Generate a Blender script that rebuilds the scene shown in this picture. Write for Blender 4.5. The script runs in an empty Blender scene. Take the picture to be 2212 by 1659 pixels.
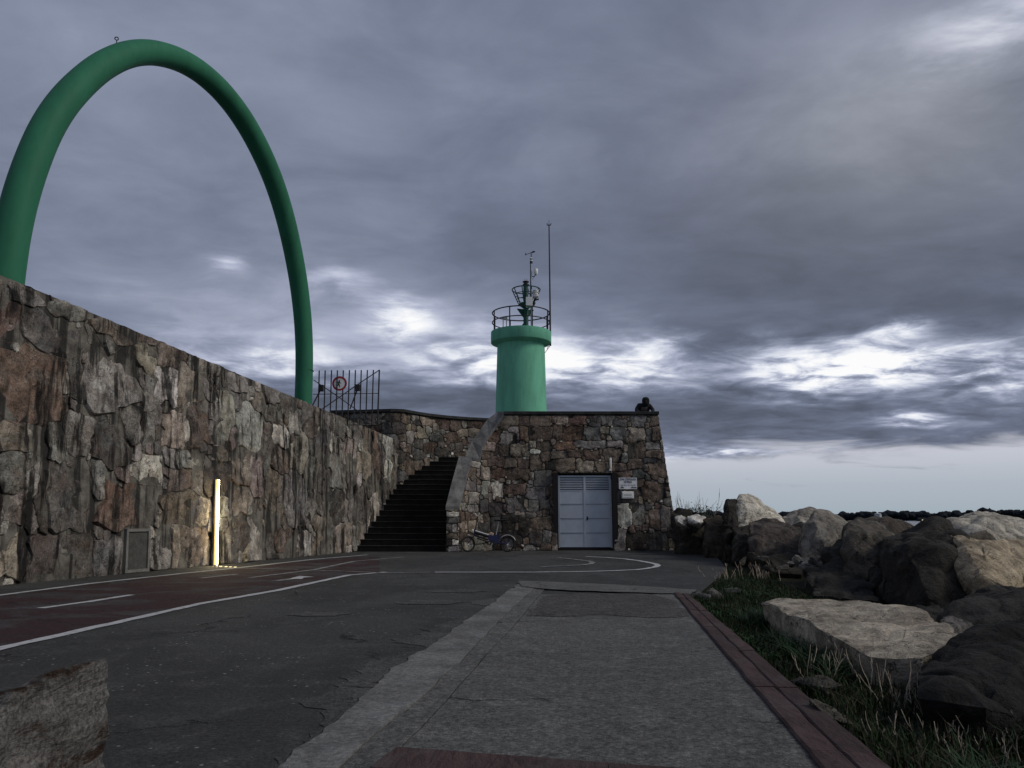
import bpy, bmesh, math, random
import numpy as np
from mathutils import Vector, noise, Matrix

# ------------------------------------------------------------------ camera, world, sun, exposure
scene = bpy.context.scene
COL = scene.collection
F, CX, CY = 1646.0, 1106.0, 829.5          # focal length and centre of the photograph measured at 2212 x 1659
PITCH = math.radians(9.94)
H = 1.05
CP, SP = math.cos(PITCH), math.sin(PITCH)

cam_d = bpy.data.cameras.new('camera')
cam_d.sensor_width = 36.0
cam_d.lens = 36.0 * F / 2212.0
cam_d.clip_start = 0.05
cam_d.clip_end = 20000
cam = bpy.data.objects.new('camera', cam_d)
cam.location = (0, 0, H)
cam.rotation_euler = (math.pi / 2 + PITCH, 0, 0)
COL.objects.link(cam)
scene.camera = cam

SUN_EL, SUN_AZ = math.radians(38), math.radians(103)   # azimuth measured from +Y towards +X
SUN_STRENGTH, SUN_ANGLE = 1.5, math.radians(20)
SKY_STRENGTH = 0.06
EXPOSURE = 0.0

sun_d = bpy.data.lights.new('sun', 'SUN')
sun_d.energy = SUN_STRENGTH
sun_d.angle = SUN_ANGLE
sun_d.color = (1.0, 0.93, 0.84)
sun = bpy.data.objects.new('sun', sun_d)
sd = Vector((math.cos(SUN_EL) * math.sin(SUN_AZ), math.cos(SUN_EL) * math.cos(SUN_AZ), math.sin(SUN_EL)))
sun.rotation_euler = sd.to_track_quat('Z', 'Y').to_euler()
sun.location = (30, 0, 40)
COL.objects.link(sun)

scene.render.engine = 'CYCLES'
scene.cycles.use_denoising = True
scene.cycles.max_bounces = 6
vs = scene.view_settings
vs.view_transform = 'Standard'
vs.look = 'None'
vs.exposure = EXPOSURE
vs.gamma = 1.0
vs.use_curve_mapping = False


def lin(r, g, b):
    f = lambda c: (c / 255 / 12.92) if c / 255 <= 0.04045 else ((c / 255 + 0.055) / 1.055) ** 2.4
    return (f(r), f(g), f(b), 1.0)


class NT:
    """small helper round a node tree"""
    def __init__(self, tree):
        self.t = tree
        self.t.nodes.clear()

    def n(self, typ, **kw):
        nd = self.t.nodes.new(typ)
        for k, v in kw.items():
            setattr(nd, k, v)
        return nd

    def put(self, sock, v):
        if isinstance(v, bpy.types.NodeSocket):
            self.t.links.new(v, sock)
        elif v is not None:
            if sock.type == 'RGBA' and not hasattr(v, '__len__'):
                v = (v, v, v, 1)
            if sock.type == 'RGBA' and len(v) == 3:
                v = (*v, 1)
            sock.default_value = v

    def m(self, op, a, b=None, c=None, clamp=False):
        nd = self.n('ShaderNodeMath', operation=op, use_clamp=clamp)
        self.put(nd.inputs[0], a)
        if b is not None:
            self.put(nd.inputs[1], b)
        if c is not None:
            self.put(nd.inputs[2], c)
        return nd.outputs[0]

    def vm(self, op, a, b=None):
        nd = self.n('ShaderNodeVectorMath', operation=op)
        self.put(nd.inputs[0], a)
        if b is not None:
            self.put(nd.inputs[1], b)
        return nd.outputs[0]

    def noise(self, vec, scale, detail=5, rough=0.55, dist=0.0, out='Fac'):
        nd = self.n('ShaderNodeTexNoise')
        self.put(nd.inputs['Vector'], vec)
        nd.inputs['Scale'].default_value = scale
        nd.inputs['Detail'].default_value = detail
        nd.inputs['Roughness'].default_value = rough
        nd.inputs['Distortion'].default_value = dist
        return nd.outputs[out]

    def voro(self, vec, scale, feature='F1', out='Distance', rnd=1.0):
        nd = self.n('ShaderNodeTexVoronoi', feature=feature)
        self.put(nd.inputs['Vector'], vec)
        nd.inputs['Scale'].default_value = scale
        nd.inputs['Randomness'].default_value = rnd
        return nd.outputs[out]

    def ramp(self, fac, stops, interp='LINEAR'):
        nd = self.n('ShaderNodeValToRGB')
        cr = nd.color_ramp
        cr.interpolation = interp
        while len(cr.elements) < len(stops):
            cr.elements.new(0.5)
        for e, (p, c) in zip(cr.elements, stops):
            e.position = p
            e.color = c if len(c) == 4 else (*c, 1)
        self.put(nd.inputs[0], fac)
        return nd.outputs[0]

    def step(self, x, a, b, lo=0.0, hi=1.0):
        nd = self.n('ShaderNodeMapRange', interpolation_type='SMOOTHSTEP')
        self.put(nd.inputs[0], x)
        for i, v in enumerate((a, b, lo, hi)):
            nd.inputs[i + 1].default_value = v
        return nd.outputs[0]

    def mix(self, fac, a, b, mode='MIX'):
        nd = self.n('ShaderNodeMix', data_type='RGBA', blend_type=mode)
        self.put(nd.inputs[0], fac)
        self.put(nd.inputs[6], a)
        self.put(nd.inputs[7], b)
        return nd.outputs[2]

    def scale(self, vec, xyz):
        nd = self.n('ShaderNodeMapping')
        self.put(nd.inputs[0], vec)
        nd.inputs['Scale'].default_value = xyz
        return nd.outputs[0]

    def pos(self):
        return self.n('ShaderNodeNewGeometry').outputs['Position']


def ray(u, v):
    xc, yc = (u - CX) / F, (CY - v) / F
    return Vector((xc, CP - yc * SP, SP + yc * CP))


def P(u, v, Y):
    d = ray(u, v)
    return Vector((0, 0, H)) + d * (Y / d.y)


def G(u, v, z=0.0):
    d = ray(u, v)
    return Vector((0, 0, H)) + d * ((z - H) / d.z)


def azel(u, v):
    d = ray(u, v).normalized()
    return math.degrees(math.atan2(d.x, d.y)), math.degrees(math.asin(d.z))


# ---- world: an overcast evening sky, cloud deck over a pale clear strip at the horizon
world = bpy.data.worlds.new('World')
scene.world = world
world.use_nodes = True
w = NT(world.node_tree)
tc = w.n('ShaderNodeTexCoord').outputs['Generated']
dv = w.vm('NORMALIZE', tc)
sep = w.n('ShaderNodeSeparateXYZ')
w.put(sep.inputs[0], dv)
dx, dy, dz = sep.outputs
el = w.m('MULTIPLY', w.m('ARCSINE', dz), 57.2958)
az = w.m('MULTIPLY', w.m('ARCTAN2', dx, dy), 57.2958)
den = w.m('ADD', w.m('MAXIMUM', dz, 0.0), 0.13)
comb = w.n('ShaderNodeCombineXYZ')
w.put(comb.inputs[0], w.m('DIVIDE', dx, den))
w.put(comb.inputs[1], w.m('DIVIDE', dy, den))
q = comb.outputs[0]
n_big = w.noise(q, 0.8, 4, 0.5, 0.4)
n_mid = w.noise(w.scale(q, (1.0, 1.25, 1)), 2.3, 6, 0.56, 0.5)
n_fin = w.noise(w.scale(q, (1.0, 1.15, 1)), 4.6, 7, 0.57, 0.45)
comb2 = w.n('ShaderNodeCombineXYZ')
w.put(comb2.inputs[0], w.m('MULTIPLY', az, 0.075))
w.put(comb2.inputs[1], w.m('MULTIPLY', el, 0.42))
n_str = w.noise(comb2.outputs[0], 1.6, 6, 0.55, 0.6)
wob = w.noise(comb2.outputs[0], 2.2, 5, 0.6)
elw = w.m('ADD', el, w.m('MULTIPLY', w.m('SUBTRACT', wob, 0.5), 2.2))


def blob(u, v, sa, se):
    a0, e0 = azel(u, v)
    a = w.m('DIVIDE', w.m('SUBTRACT', az, a0), sa)
    e = w.m('DIVIDE', w.m('SUBTRACT', elw, e0), se)
    r2 = w.m('ADD', w.m('MULTIPLY', a, a), w.m('MULTIPLY', e, e))
    return w.m('EXPONENT', w.m('MULTIPLY', r2, -0.5))


def total(lst):
    s = None
    for u, v, sa, se, amp in lst:
        b = w.m('MULTIPLY', blob(u, v, sa, se), amp)
        s = b if s is None else w.m('ADD', s, b)
    return s


breaks = total([(1830, 797, 4.4, 1.15, .66), (1290, 795, 5.0, 1.25, .36), (1040, 775, 3.5, 1.3, .30),
                (860, 690, 1.7, .9, .36), (590, 790, 4.0, 1.2, .20), (735, 612, 2.0, .8, .12),
                (485, 568, 1.0, .4, .16), (2190, 800, 3.0, 1.3, .34), (2170, 80, 4.0, 1.8, .20),
                (1945, 712, 1.4, .45, .34), (1560, 985, 6.0, .6, .34), (1975, 905, 1.6, .3, .3), (1500, 745, 5, .8, .16)])
broad = total([(1700, 905, 14, 1.7, -.13), (950, 852, 12, .9, -.15), (1600, 540, 12, 3.4, -.10), (2000, 640, 9, 2.2, -.07),
               (1900, 250, 11, 4.5, .05), (350, 520, 10, 4, .05), (300, 60, 16, 5.0, .05), (700, 860, 8, .8, -.1),
               (560, 180, 8, 5, .03), (1000, 745, 12, 2.6, .11), (1590, 800, 1.6, 1.6, -.10), (2120, 735, 3.2, 1.4, -.10), (1750, 720, 7, .9, -.07), (620, 715, 9, 2.4, .11), (1950, 130, 10, 4, .0), (1500, 820, 9, 1.0, .06), (1900, 985, 6, .45, -.12), (1300, 350, 8, 3, -.02)])
T = w.m('ADD', 0.442, w.m('MULTIPLY', w.m('SUBTRACT', n_big, 0.5), 0.16))
T = w.m('ADD', T, w.m('MULTIPLY', w.m('SUBTRACT', n_mid, 0.5), 0.25))
T = w.m('ADD', T, w.m('MULTIPLY', w.m('SUBTRACT', n_fin, 0.5), 0.09))
lowband = w.step(el, 17.0, 7.0)
T = w.m('ADD', T, w.m('MULTIPLY', w.m('MULTIPLY', w.m('SUBTRACT', n_fin, 0.5), 0.22), lowband))
T = w.m('ADD', T, w.m('MULTIPLY', w.m('MULTIPLY', w.m('SUBTRACT', n_str, 0.5), 0.30), lowband))
T = w.m('ADD', T, broad)
T = w.m('ADD', T, w.m('MULTIPLY', breaks, w.m('ADD', 0.12, w.m('MULTIPLY', w.step(w.m('ADD', w.m('MULTIPLY', n_fin, 0.6), w.m('MULTIPLY', n_mid, 0.4)), 0.31, 0.68), 1.5))))
cloud = w.ramp(T, [(0.10, lin(62, 68, 82)), (0.30, lin(90, 97, 113)), (0.42, lin(109, 117, 138)), (0.54, lin(137, 145, 166)),
                   (0.66, lin(176, 182, 203)), (0.80, lin(226, 230, 240)), (0.95, lin(252, 252, 253))])
hs_ = w.n('ShaderNodeHueSaturation')
w.put(hs_.inputs['Saturation'], w.m('SUBTRACT', 1.0, w.m('MULTIPLY', blob(1950, 280, 11, 6), 0.40)))
w.put(hs_.inputs['Color'], cloud)
cloud = hs_.outputs[0]
# clear strip low down, with small flat cloudlets
el_edge = w.m('ADD', el, w.m('MULTIPLY', w.m('SUBTRACT', n_str, 0.5), 3.4))
clear = w.step(el_edge, 5.1, 3.9)
let = w.m('MULTIPLY', w.step(n_str, 0.60, 0.70), w.step(el, 0.6, 2.0))
clear_col = w.ramp(w.m('MULTIPLY', el, 0.2), [(0.0, lin(163, 178, 190)), (0.45, lin(177, 186, 199)), (0.95, lin(205, 206, 217))])
clear_col = w.mix(w.m('MULTIPLY', let, 0.7), clear_col, lin(140, 146, 160))
below = w.step(el, -0.2, -1.5)
cloud = w.mix(clear, cloud, clear_col)
cloud = w.mix(below, cloud, lin(60, 66, 74))
bg_c = w.n('ShaderNodeBackground')
w.put(bg_c.inputs[0], cloud)
bg_c.inputs[1].default_value = 1.0
sky = w.n('ShaderNodeTexSky', sky_type='NISHITA')
sky.sun_disc = False
sky.sun_elevation = SUN_EL
sky.sun_rotation = SUN_AZ
bg_s = w.n('ShaderNodeBackground')
w.put(bg_s.inputs[0], sky.outputs[0])
bg_s.inputs[1].default_value = SKY_STRENGTH
ms = w.n('ShaderNodeMixShader')
w.put(ms.inputs[0], w.m('SUBTRACT', 1.0, w.m('MULTIPLY', clear, 0.12)))
w.put(ms.inputs[1], bg_s.outputs[0])
w.put(ms.inputs[2], bg_c.outputs[0])
wo = w.n('ShaderNodeOutputWorld')
w.put(wo.inputs[0], ms.outputs[0])

# ------------------------------------------------------------------ helpers: objects
rng = random.Random(7)


def link(o, parent=None):
    COL.objects.link(o)
    if parent is not None:
        o.parent = parent
    return o


def tag(o, label=None, cat=None, group=None, kind=None):
    for k, v in (('label', label), ('category', cat), ('group', group), ('kind', kind)):
        if v:
            o[k] = v
    return o


def thing(name, label, cat, loc=(0, 0, 0), group=None):
    o = bpy.data.objects.new(name, None)
    o.empty_display_size = 0.2
    o.location = loc
    link(o)
    return tag(o, label, cat, group, 'thing')


class MB:
    def __init__(self):
        self.v, self.f = [], []

    def add(self, vs_, fs_):
        b = len(self.v)
        self.v += [tuple(p) for p in vs_]
        self.f += [tuple(i + b for i in f) for f in fs_]
        return self

    def box(self, x0, x1, y0, y1, z0, z1, M=None):
        p = [Vector(c) for c in ((x0, y0, z0), (x1, y0, z0), (x1, y1, z0), (x0, y1, z0), (x0, y0, z1), (x1, y0, z1), (x1, y1, z1), (x0, y1, z1))]
        if M is not None:
            p = [M @ c for c in p]
        return self.add(p, [(0, 3, 2, 1), (4, 5, 6, 7), (0, 1, 5, 4), (1, 2, 6, 5), (2, 3, 7, 6), (3, 0, 4, 7)])

    def bevbox(self, x0, x1, y0, y1, z0, z1, b=0.01, M=None):
        bm = bmesh.new()
        bmesh.ops.create_cube(bm, size=1)
        for vv in bm.verts:
            vv.co = Vector(((x0 + x1) / 2 + vv.co.x * (x1 - x0), (y0 + y1) / 2 + vv.co.y * (y1 - y0), (z0 + z1) / 2 + vv.co.z * (z1 - z0)))
        bmesh.ops.bevel(bm, geom=bm.edges[:], offset=b, segments=2, affect='EDGES', profile=0.5)
        bm.verts.index_update()
        vs_ = [vv.co.copy() if M is None else M @ vv.co for vv in bm.verts]
        fs_ = [[vv.index for vv in f.verts] for f in bm.faces]
        bm.free()
        return self.add(vs_, fs_)

    def tube(self, pts, r, n=8, closed=False, caps=True):
        pts = [Vector(p) for p in pts]
        N = len(pts)
        rs = r if hasattr(r, '__len__') else [r] * N
        up = None
        rings = []
        for i, p in enumerate(pts):
            a = pts[(i - 1) % N] if (closed or i > 0) else p
            b = pts[(i + 1) % N] if (closed or i < N - 1) else p
            t = (b - a).normalized()
            if up is None:
                up = Vector((0, 0, 1)) if abs(t.z) < 0.9 else Vector((0, 1, 0))
            x = up.cross(t)
            if x.length < 1e-5:
                x = Vector((1, 0, 0)).cross(t)
            x.normalize()
            up = t.cross(x).normalized()
            rings.append([p + (x * math.cos(2 * math.pi * k / n) + up * math.sin(2 * math.pi * k / n)) * rs[i] for k in range(n)])
        vs_ = [c for ring in rings for c in ring]
        fs_ = []
        for i in range(N if closed else N - 1):
            j = (i + 1) % N
            for k in range(n):
                fs_.append((i * n + k, i * n + (k + 1) % n, j * n + (k + 1) % n, j * n + k))
        if caps and not closed:
            fs_.append(tuple(range(n))[::-1])
            fs_.append(tuple((N - 1) * n + k for k in range(n)))
        return self.add(vs_, fs_)

    def lathe(self, prof, c=(0, 0, 0), n=48, cap=True):
        vs_, fs_ = [], []
        for r, z in prof:
            for k in range(n):
                a = 2 * math.pi * k / n
                vs_.append((c[0] + r * math.cos(a), c[1] + r * math.sin(a), c[2] + z))
        for i in range(len(prof) - 1):
            for k in range(n):
                fs_.append((i * n + k, i * n + (k + 1) % n, (i + 1) * n + (k + 1) % n, (i + 1) * n + k))
        if cap:
            fs_.append(tuple(range(n))[::-1])
            fs_.append(tuple((len(prof) - 1) * n + k for k in range(n)))
        return self.add(vs_, fs_)

    def ring(self, c, R, r, n=48, m=6, M=None):
        pts = [Vector((R * math.cos(2 * math.pi * k / n), R * math.sin(2 * math.pi * k / n), 0)) for k in range(n)]
        if M is not None:
            pts = [M @ p for p in pts]
        return self.tube([Vector(c) + p for p in pts], r, m, closed=True)

    def prism(self, poly, ext):
        """poly: list of 3D points (planar), ext: extrusion vector"""
        n = len(poly)
        ps = [Vector(p) for p in poly]
        return self.add(ps + [p + Vector(ext) for p in ps],
                        [tuple(range(n))[::-1], tuple(range(n, 2 * n))] + [(i, (i + 1) % n, n + (i + 1) % n, n + i) for i in range(n)])

    def build(self, name, mat, parent=None, smooth=False, fixn=True):
        me = bpy.data.meshes.new(name)
        me.from_pydata(self.v, [], self.f)
        if fixn:
            bm = bmesh.new()
            bm.from_mesh(me)
            bmesh.ops.recalc_face_normals(bm, faces=bm.faces)
            bm.to_mesh(me)
            bm.free()
        if mat:
            me.materials.append(mat)
        if smooth:
            me.polygons.foreach_set('use_smooth', [True] * len(me.polygons))
            try:
                me.set_sharp_from_angle(angle=math.radians(42))
            except Exception:
                pass
        o = bpy.data.objects.new(name, me)
        return link(o, parent)


def fbm(p, oct_=4, lac=2.1, gain=0.5):
    s, a = 0.0, 1.0
    p = Vector(p)
    for _ in range(oct_):
        s += a * noise.noise(p)
        p = p * lac
        a *= gain
    return s


# ------------------------------------------------------------------ materials
def new_mat(name):
    m = bpy.data.materials.new(name)
    m.use_nodes = True
    return m, NT(m.node_tree)


def finish(nt, col, rough=0.85, metal=0.0, bump=None, bump_d=0.02, spec=0.5, emis=None, emis_s=0.0):
    b = nt.n('ShaderNodeBsdfPrincipled')
    nt.put(b.inputs['Base Color'], col)
    nt.put(b.inputs['Roughness'], rough)
    nt.put(b.inputs['Metallic'], metal)
    b.inputs['Specular IOR Level'].default_value = spec
    if bump is not None:
        bn = nt.n('ShaderNodeBump')
        bn.inputs['Strength'].default_value = 1.0
        bn.inputs['Distance'].default_value = bump_d
        nt.put(bn.inputs['Height'], bump)
        nt.put(b.inputs['Normal'], bn.outputs[0])
    if emis:
        nt.put(b.inputs['Emission Color'], emis)
        b.inputs['Emission Strength'].default_value = emis_s
    o = nt.n('ShaderNodeOutputMaterial')
    nt.put(o.inputs[0], b.outputs[0])


def plain(name, col, rough=0.6, metal=0.0, wear=0.15, scale=6.0, bump=0.0, spec=0.5):
    m, nt = new_mat(name)
    p = nt.pos()
    n1 = nt.noise(p, scale, 6, 0.6)
    c = nt.mix(nt.step(n1, 0.35, 0.7), tuple(x * (1 - wear) for x in col[:3]), tuple(min(1, x * (1 + wear)) for x in col[:3]))
    finish(nt, c, nt.m('ADD', rough - 0.08, nt.m('MULTIPLY', n1, 0.16)), metal, nt.noise(p, scale * 12, 4) if bump else None, bump, spec)
    return m


def stone_mat(name, streak=1.0, rust=0.5, lichen=0.35, bump_d=0.03, sc=1.0, blend=0.4, gritty=1.0):
    m, nt = new_mat(name)
    p = nt.pos()
    oc = nt.n('ShaderNodeObjectInfo')
    rnd = oc.outputs['Random']
    off = nt.n('ShaderNodeCombineXYZ')
    for i in range(3):
        nt.put(off.inputs[i], nt.m('MULTIPLY', rnd, 37.0 + 11 * i))
    po = nt.vm('ADD', p, off.outputs[0])
    col = oc.outputs['Color']
    big = nt.noise(po, 2.2 * sc, 7, 0.62, 0.4)
    mid = nt.noise(po, 7.5 * sc, 7, 0.66, 0.3)
    fine = nt.noise(po, 42 * sc, 4, 0.7)
    val = nt.m('ADD', nt.m('MULTIPLY', nt.step(big, 0.28, 0.72), 0.8), nt.m('MULTIPLY', nt.step(mid, 0.3, 0.72), 0.75))
    val = nt.m('ADD', nt.m('MULTIPLY', nt.m('ADD', val, nt.m('MULTIPLY', fine, 0.7)), 0.70), 0.10)
    flow = nt.noise(p, 1.3 * sc, 6, 0.65, 0.5)
    shared = nt.ramp(flow, [(0.30, (0.07, 0.064, 0.055)), (0.44, (0.21, 0.20, 0.178)), (0.54, (0.19, 0.15, 0.112)), (0.60, (0.26, 0.245, 0.215)), (0.70, (0.42, 0.40, 0.35))])
    col = nt.mix(blend, col, shared)
    c = nt.mix(1.0, col, val, 'MULTIPLY')
    grit = nt.noise(po, 95 * sc, 3, 0.75)
    c = nt.mix(1.0, c, nt.m('ADD', 1 - 0.5 * gritty, nt.m('MULTIPLY', nt.step(grit, 0.3, 0.7), gritty)), 'MULTIPLY')
    pit = nt.noise(po, 14 * sc, 8, 0.72, 0.6)
    c = nt.mix(nt.m('MULTIPLY', nt.step(pit, 0.42, 0.33), 0.8), c, (0.02, 0.019, 0.017))
    rm = nt.m('MULTIPLY', nt.step(nt.noise(po, 1.7 * sc, 6, 0.65, 0.6), 0.50, 0.66), rust)
    c = nt.mix(nt.m('MULTIPLY', rm, nt.step(mid, 0.3, 0.6)), c, (0.115, 0.050, 0.020))
    lm = nt.m('MULTIPLY', nt.step(nt.noise(po, 5.0 * sc, 8, 0.72), 0.57, 0.68), lichen)
    c = nt.mix(lm, c, (0.36, 0.345, 0.29))
    st = nt.noise(nt.scale(p, (4.6, 4.6, 0.36)), 1.0, 6, 0.6, 0.25)
    st2 = nt.noise(nt.scale(p, (14, 14, 0.9)), 1.0, 4, 0.6)
    sm = nt.m('MULTIPLY', nt.step(nt.m('ADD', nt.m('MULTIPLY', st, 0.75), nt.m('MULTIPLY', st2, 0.25)), 0.47, 0.58), 0.92 * streak)
    sm = nt.m('MULTIPLY', sm, nt.step(nt.noise(nt.scale(p, (1, 1, 0.8)), 0.75, 4, 0.55, 0.6), 0.40, 0.56))
    c = nt.mix(sm, c, (0.018, 0.017, 0.016))
    gm = nt.n('ShaderNodeGamma')
    nt.put(gm.inputs[0], c)
    gm.inputs[1].default_value = 1.3
    c = nt.mix(1.0, gm.outputs[0], (1.72, 1.72, 1.72, 1), 'MULTIPLY')
    hsn = nt.n('ShaderNodeHueSaturation')
    hsn.inputs['Saturation'].default_value = 0.80
    nt.put(hsn.inputs['Color'], c)
    c = hsn.outputs[0]
    crack = nt.voro(nt.vm('ADD', po, nt.vm('SCALE', nt.noise(po, 5, 4, 0.6, 0, 'Color'), None)), 3.1 * sc, 'DISTANCE_TO_EDGE')
    ckm = nt.m('MULTIPLY', nt.step(crack, 0.022, 0.004), nt.step(nt.noise(po, 1.9, 3), 0.46, 0.58))
    c = nt.mix(nt.m('MULTIPLY', ckm, 0.75), c, (0.012, 0.011, 0.010))
    hb = nt.m('ADD', nt.m('MULTIPLY', mid, 1.0), nt.m('ADD', nt.m('MULTIPLY', fine, 0.22), nt.m('MULTIPLY', nt.noise(po, 17 * sc, 6, 0.7), 0.7)))
    hb = nt.m('SUBTRACT', hb, nt.m('MULTIPLY', ckm, 0.6))
    finish(nt, c, 0.9, 0, hb, bump_d, 0.25)
    return m


M_STONE_L = stone_mat('granite_rubble_stained', 1.0, 0.35, 0.5, 0.036, 1.0, 0.48)
M_STONE_F = stone_mat('granite_rubble_brown', 0.45, 0.35, 0.25, 0.045, 1.2, 0.25)
M_BOULDER = stone_mat('breakwater_rock', 0.12, 0.22, 0.25, 0.06, 0.8, 0.15, 0.35)
M_BOULDER_D = stone_mat('dark_breakwater_rock', 0.1, 0.1, 0.12, 0.06, 0.8, 0.03, 0.4)
M_BLOCK = stone_mat('rough_granite', 0.1, 0.6, 0.3, 0.03, 1.6)


def mortar_mat(name='lime_mortar', k=1.0):
    m, nt = new_mat(name)
    p = nt.pos()
    a = nt.noise(p, 3.0, 7, 0.65)
    b = nt.noise(p, 22, 6, 0.7)
    c = nt.ramp(a, [(0.3, tuple(k * x for x in (0.045, 0.042, 0.037))), (0.48, tuple(k * x for x in (0.14, 0.131, 0.112))), (0.70, tuple(k * x for x in (0.26, 0.245, 0.205)))])
    st = nt.noise(nt.scale(p, (4.6, 4.6, 0.36)), 1.0, 6, 0.6, 0.25)
    c = nt.mix(nt.m('MULTIPLY', nt.step(st, 0.475, 0.58), 0.85), c, (0.018, 0.017, 0.016))
    finish(nt, c, 0.95, 0, nt.m('ADD', a, nt.m('MULTIPLY', b, 0.5)), 0.04, 0.2)
    return m


M_MORTAR_L = mortar_mat('pale_mortar', 0.95)
M_MORTAR = mortar_mat('dark_mortar', 0.55)


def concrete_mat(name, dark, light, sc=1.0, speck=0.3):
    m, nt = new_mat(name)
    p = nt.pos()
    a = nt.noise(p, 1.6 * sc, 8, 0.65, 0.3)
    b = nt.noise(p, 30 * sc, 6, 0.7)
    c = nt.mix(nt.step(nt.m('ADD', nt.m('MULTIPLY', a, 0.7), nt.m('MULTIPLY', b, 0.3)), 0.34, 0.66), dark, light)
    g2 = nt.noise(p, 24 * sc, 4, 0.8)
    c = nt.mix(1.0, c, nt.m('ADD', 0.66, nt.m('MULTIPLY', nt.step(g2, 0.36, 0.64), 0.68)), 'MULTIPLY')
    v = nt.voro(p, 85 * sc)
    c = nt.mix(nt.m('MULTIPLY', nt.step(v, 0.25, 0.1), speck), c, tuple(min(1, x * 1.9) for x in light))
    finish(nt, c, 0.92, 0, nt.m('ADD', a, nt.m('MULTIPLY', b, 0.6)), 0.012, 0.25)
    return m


M_COPING = concrete_mat('weathered_coping', (0.09, 0.09, 0.088), (0.23, 0.23, 0.225), 2.2)
M_COPING_D = concrete_mat('dark_coping', (0.022, 0.023, 0.023), (0.055, 0.057, 0.057), 2.2, 0.1)
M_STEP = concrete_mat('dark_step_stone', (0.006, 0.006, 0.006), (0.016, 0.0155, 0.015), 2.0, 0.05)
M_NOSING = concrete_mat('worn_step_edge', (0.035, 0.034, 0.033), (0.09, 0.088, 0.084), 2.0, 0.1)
M_DECK = concrete_mat('deck_concrete', (0.08, 0.08, 0.078), (0.16, 0.16, 0.155), 1.0)


def asphalt_mat(name, base, patch, speck_col, speck=1.0, red=None, gritty=1.0):
    m, nt = new_mat(name)
    p = nt.pos()
    big = nt.noise(nt.scale(p, (1, 0.7, 1)), 0.55, 6, 0.6, 0.5)
    mid = nt.noise(p, 3.4, 7, 0.65, 0.2)
    gr = nt.noise(p, 46, 5, 0.75)
    c = nt.mix(nt.step(big, 0.38, 0.62), base, patch)
    c = nt.mix(nt.m('MULTIPLY', nt.step(mid, 0.48, 0.68), 0.45), c, tuple(x * 1.55 for x in patch))
    if red:
        rn = nt.noise(nt.scale(p, (0.7, 0.9, 1)), 1.5, 7, 0.66, 0.7)
        c = nt.mix(nt.m('MULTIPLY', nt.step(rn, 0.62, 0.44), 0.92), c, red)
    c = nt.mix(1.0, c, nt.m('ADD', 0.45, nt.m('MULTIPLY', nt.step(gr, 0.3, 0.72), 1.1)), 'MULTIPLY')
    g2 = nt.noise(p, 21, 4, 0.8)
    c = nt.mix(1.0, c, nt.m('ADD', 1 - 0.24 * gritty, nt.m('MULTIPLY', nt.step(g2, 0.36, 0.64), 0.48 * gritty)), 'MULTIPLY')
    v = nt.n('ShaderNodeTexVoronoi')
    nt.put(v.inputs['Vector'], p)
    v.inputs['Scale'].default_value = 24
    sep_ = nt.n('ShaderNodeSeparateColor')
    nt.put(sep_.inputs[0], v.outputs['Color'])
    pick = nt.step(sep_.outputs[0], 0.86, 0.9)
    dens = nt.step(nt.noise(p, 1.1, 4, 0.6), 0.42, 0.62)
    sm = nt.m('MULTIPLY', nt.m('MULTIPLY', nt.step(v.outputs['Distance'], 0.30, 0.16), pick), nt.m('MULTIPLY', dens, speck))
    c = nt.mix(sm, c, speck_col)
    cv = nt.voro(nt.vm('ADD', nt.scale(p, (1, 1.4, 1)), nt.vm('MULTIPLY', nt.noise(p, 2.2, 5, 0.65, 0, 'Color'), (0.9, 0.9, 0))), 0.42, 'DISTANCE_TO_EDGE')
    ck = nt.m('MULTIPLY', nt.step(cv, 0.011, 0.002), nt.step(nt.noise(p, 0.8, 3), 0.50, 0.6))
    c = nt.mix(nt.m('MULTIPLY', ck, 0.85), c, (0.008, 0.008, 0.008))
    h = nt.m('SUBTRACT', nt.m('ADD', nt.m('MULTIPLY', gr, 0.8 * gritty), nt.m('MULTIPLY', nt.noise(p, 130, 3, 0.7), 0.5 * gritty)), nt.m('MULTIPLY', ck, 1.5))
    finish(nt, c, 0.88, 0, h, 0.02, 0.3)
    return m


M_ROAD = asphalt_mat('old_asphalt', (0.040, 0.0415, 0.040), (0.064, 0.066, 0.063), (0.42, 0.42, 0.40), 1.0)
M_PATH = asphalt_mat('path_asphalt', (0.112, 0.114, 0.108), (0.142, 0.144, 0.136), (0.30, 0.29, 0.27), 0.35, None, 1.2)
M_PATCH = asphalt_mat('coarse_patch', (0.082, 0.076, 0.072), (0.108, 0.100, 0.095), (0.30, 0.26, 0.24), 1.0, None, 1.8)
M_LANE = asphalt_mat('maroon_lane', (0.052, 0.046, 0.047), (0.066, 0.064, 0.064), (0.3, 0.28, 0.28), 0.3, (0.040, 0.017, 0.018))
M_GUTTER = concrete_mat('gutter_concrete', (0.088, 0.089, 0.085), (0.185, 0.187, 0.178), 1.4, 0.35)
M_WORN = asphalt_mat('worn_asphalt', (0.058, 0.060, 0.058), (0.095, 0.097, 0.093), (0.3, 0.3, 0.29), 1.0, None, 1.3)


def paint_mat(name, col, under, worn=0.5):
    m, nt = new_mat(name)
    p = nt.pos()
    a = nt.noise(p, 9, 8, 0.72)
    b = nt.noise(p, 60, 4, 0.7)
    c = nt.mix(nt.step(nt.m('ADD', nt.m('MULTIPLY', a, 0.7), nt.m('MULTIPLY', b, 0.3)), worn - 0.06, worn + 0.08), under, col)
    finish(nt, c, 0.8, 0, b, 0.006, 0.3)
    return m


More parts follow.
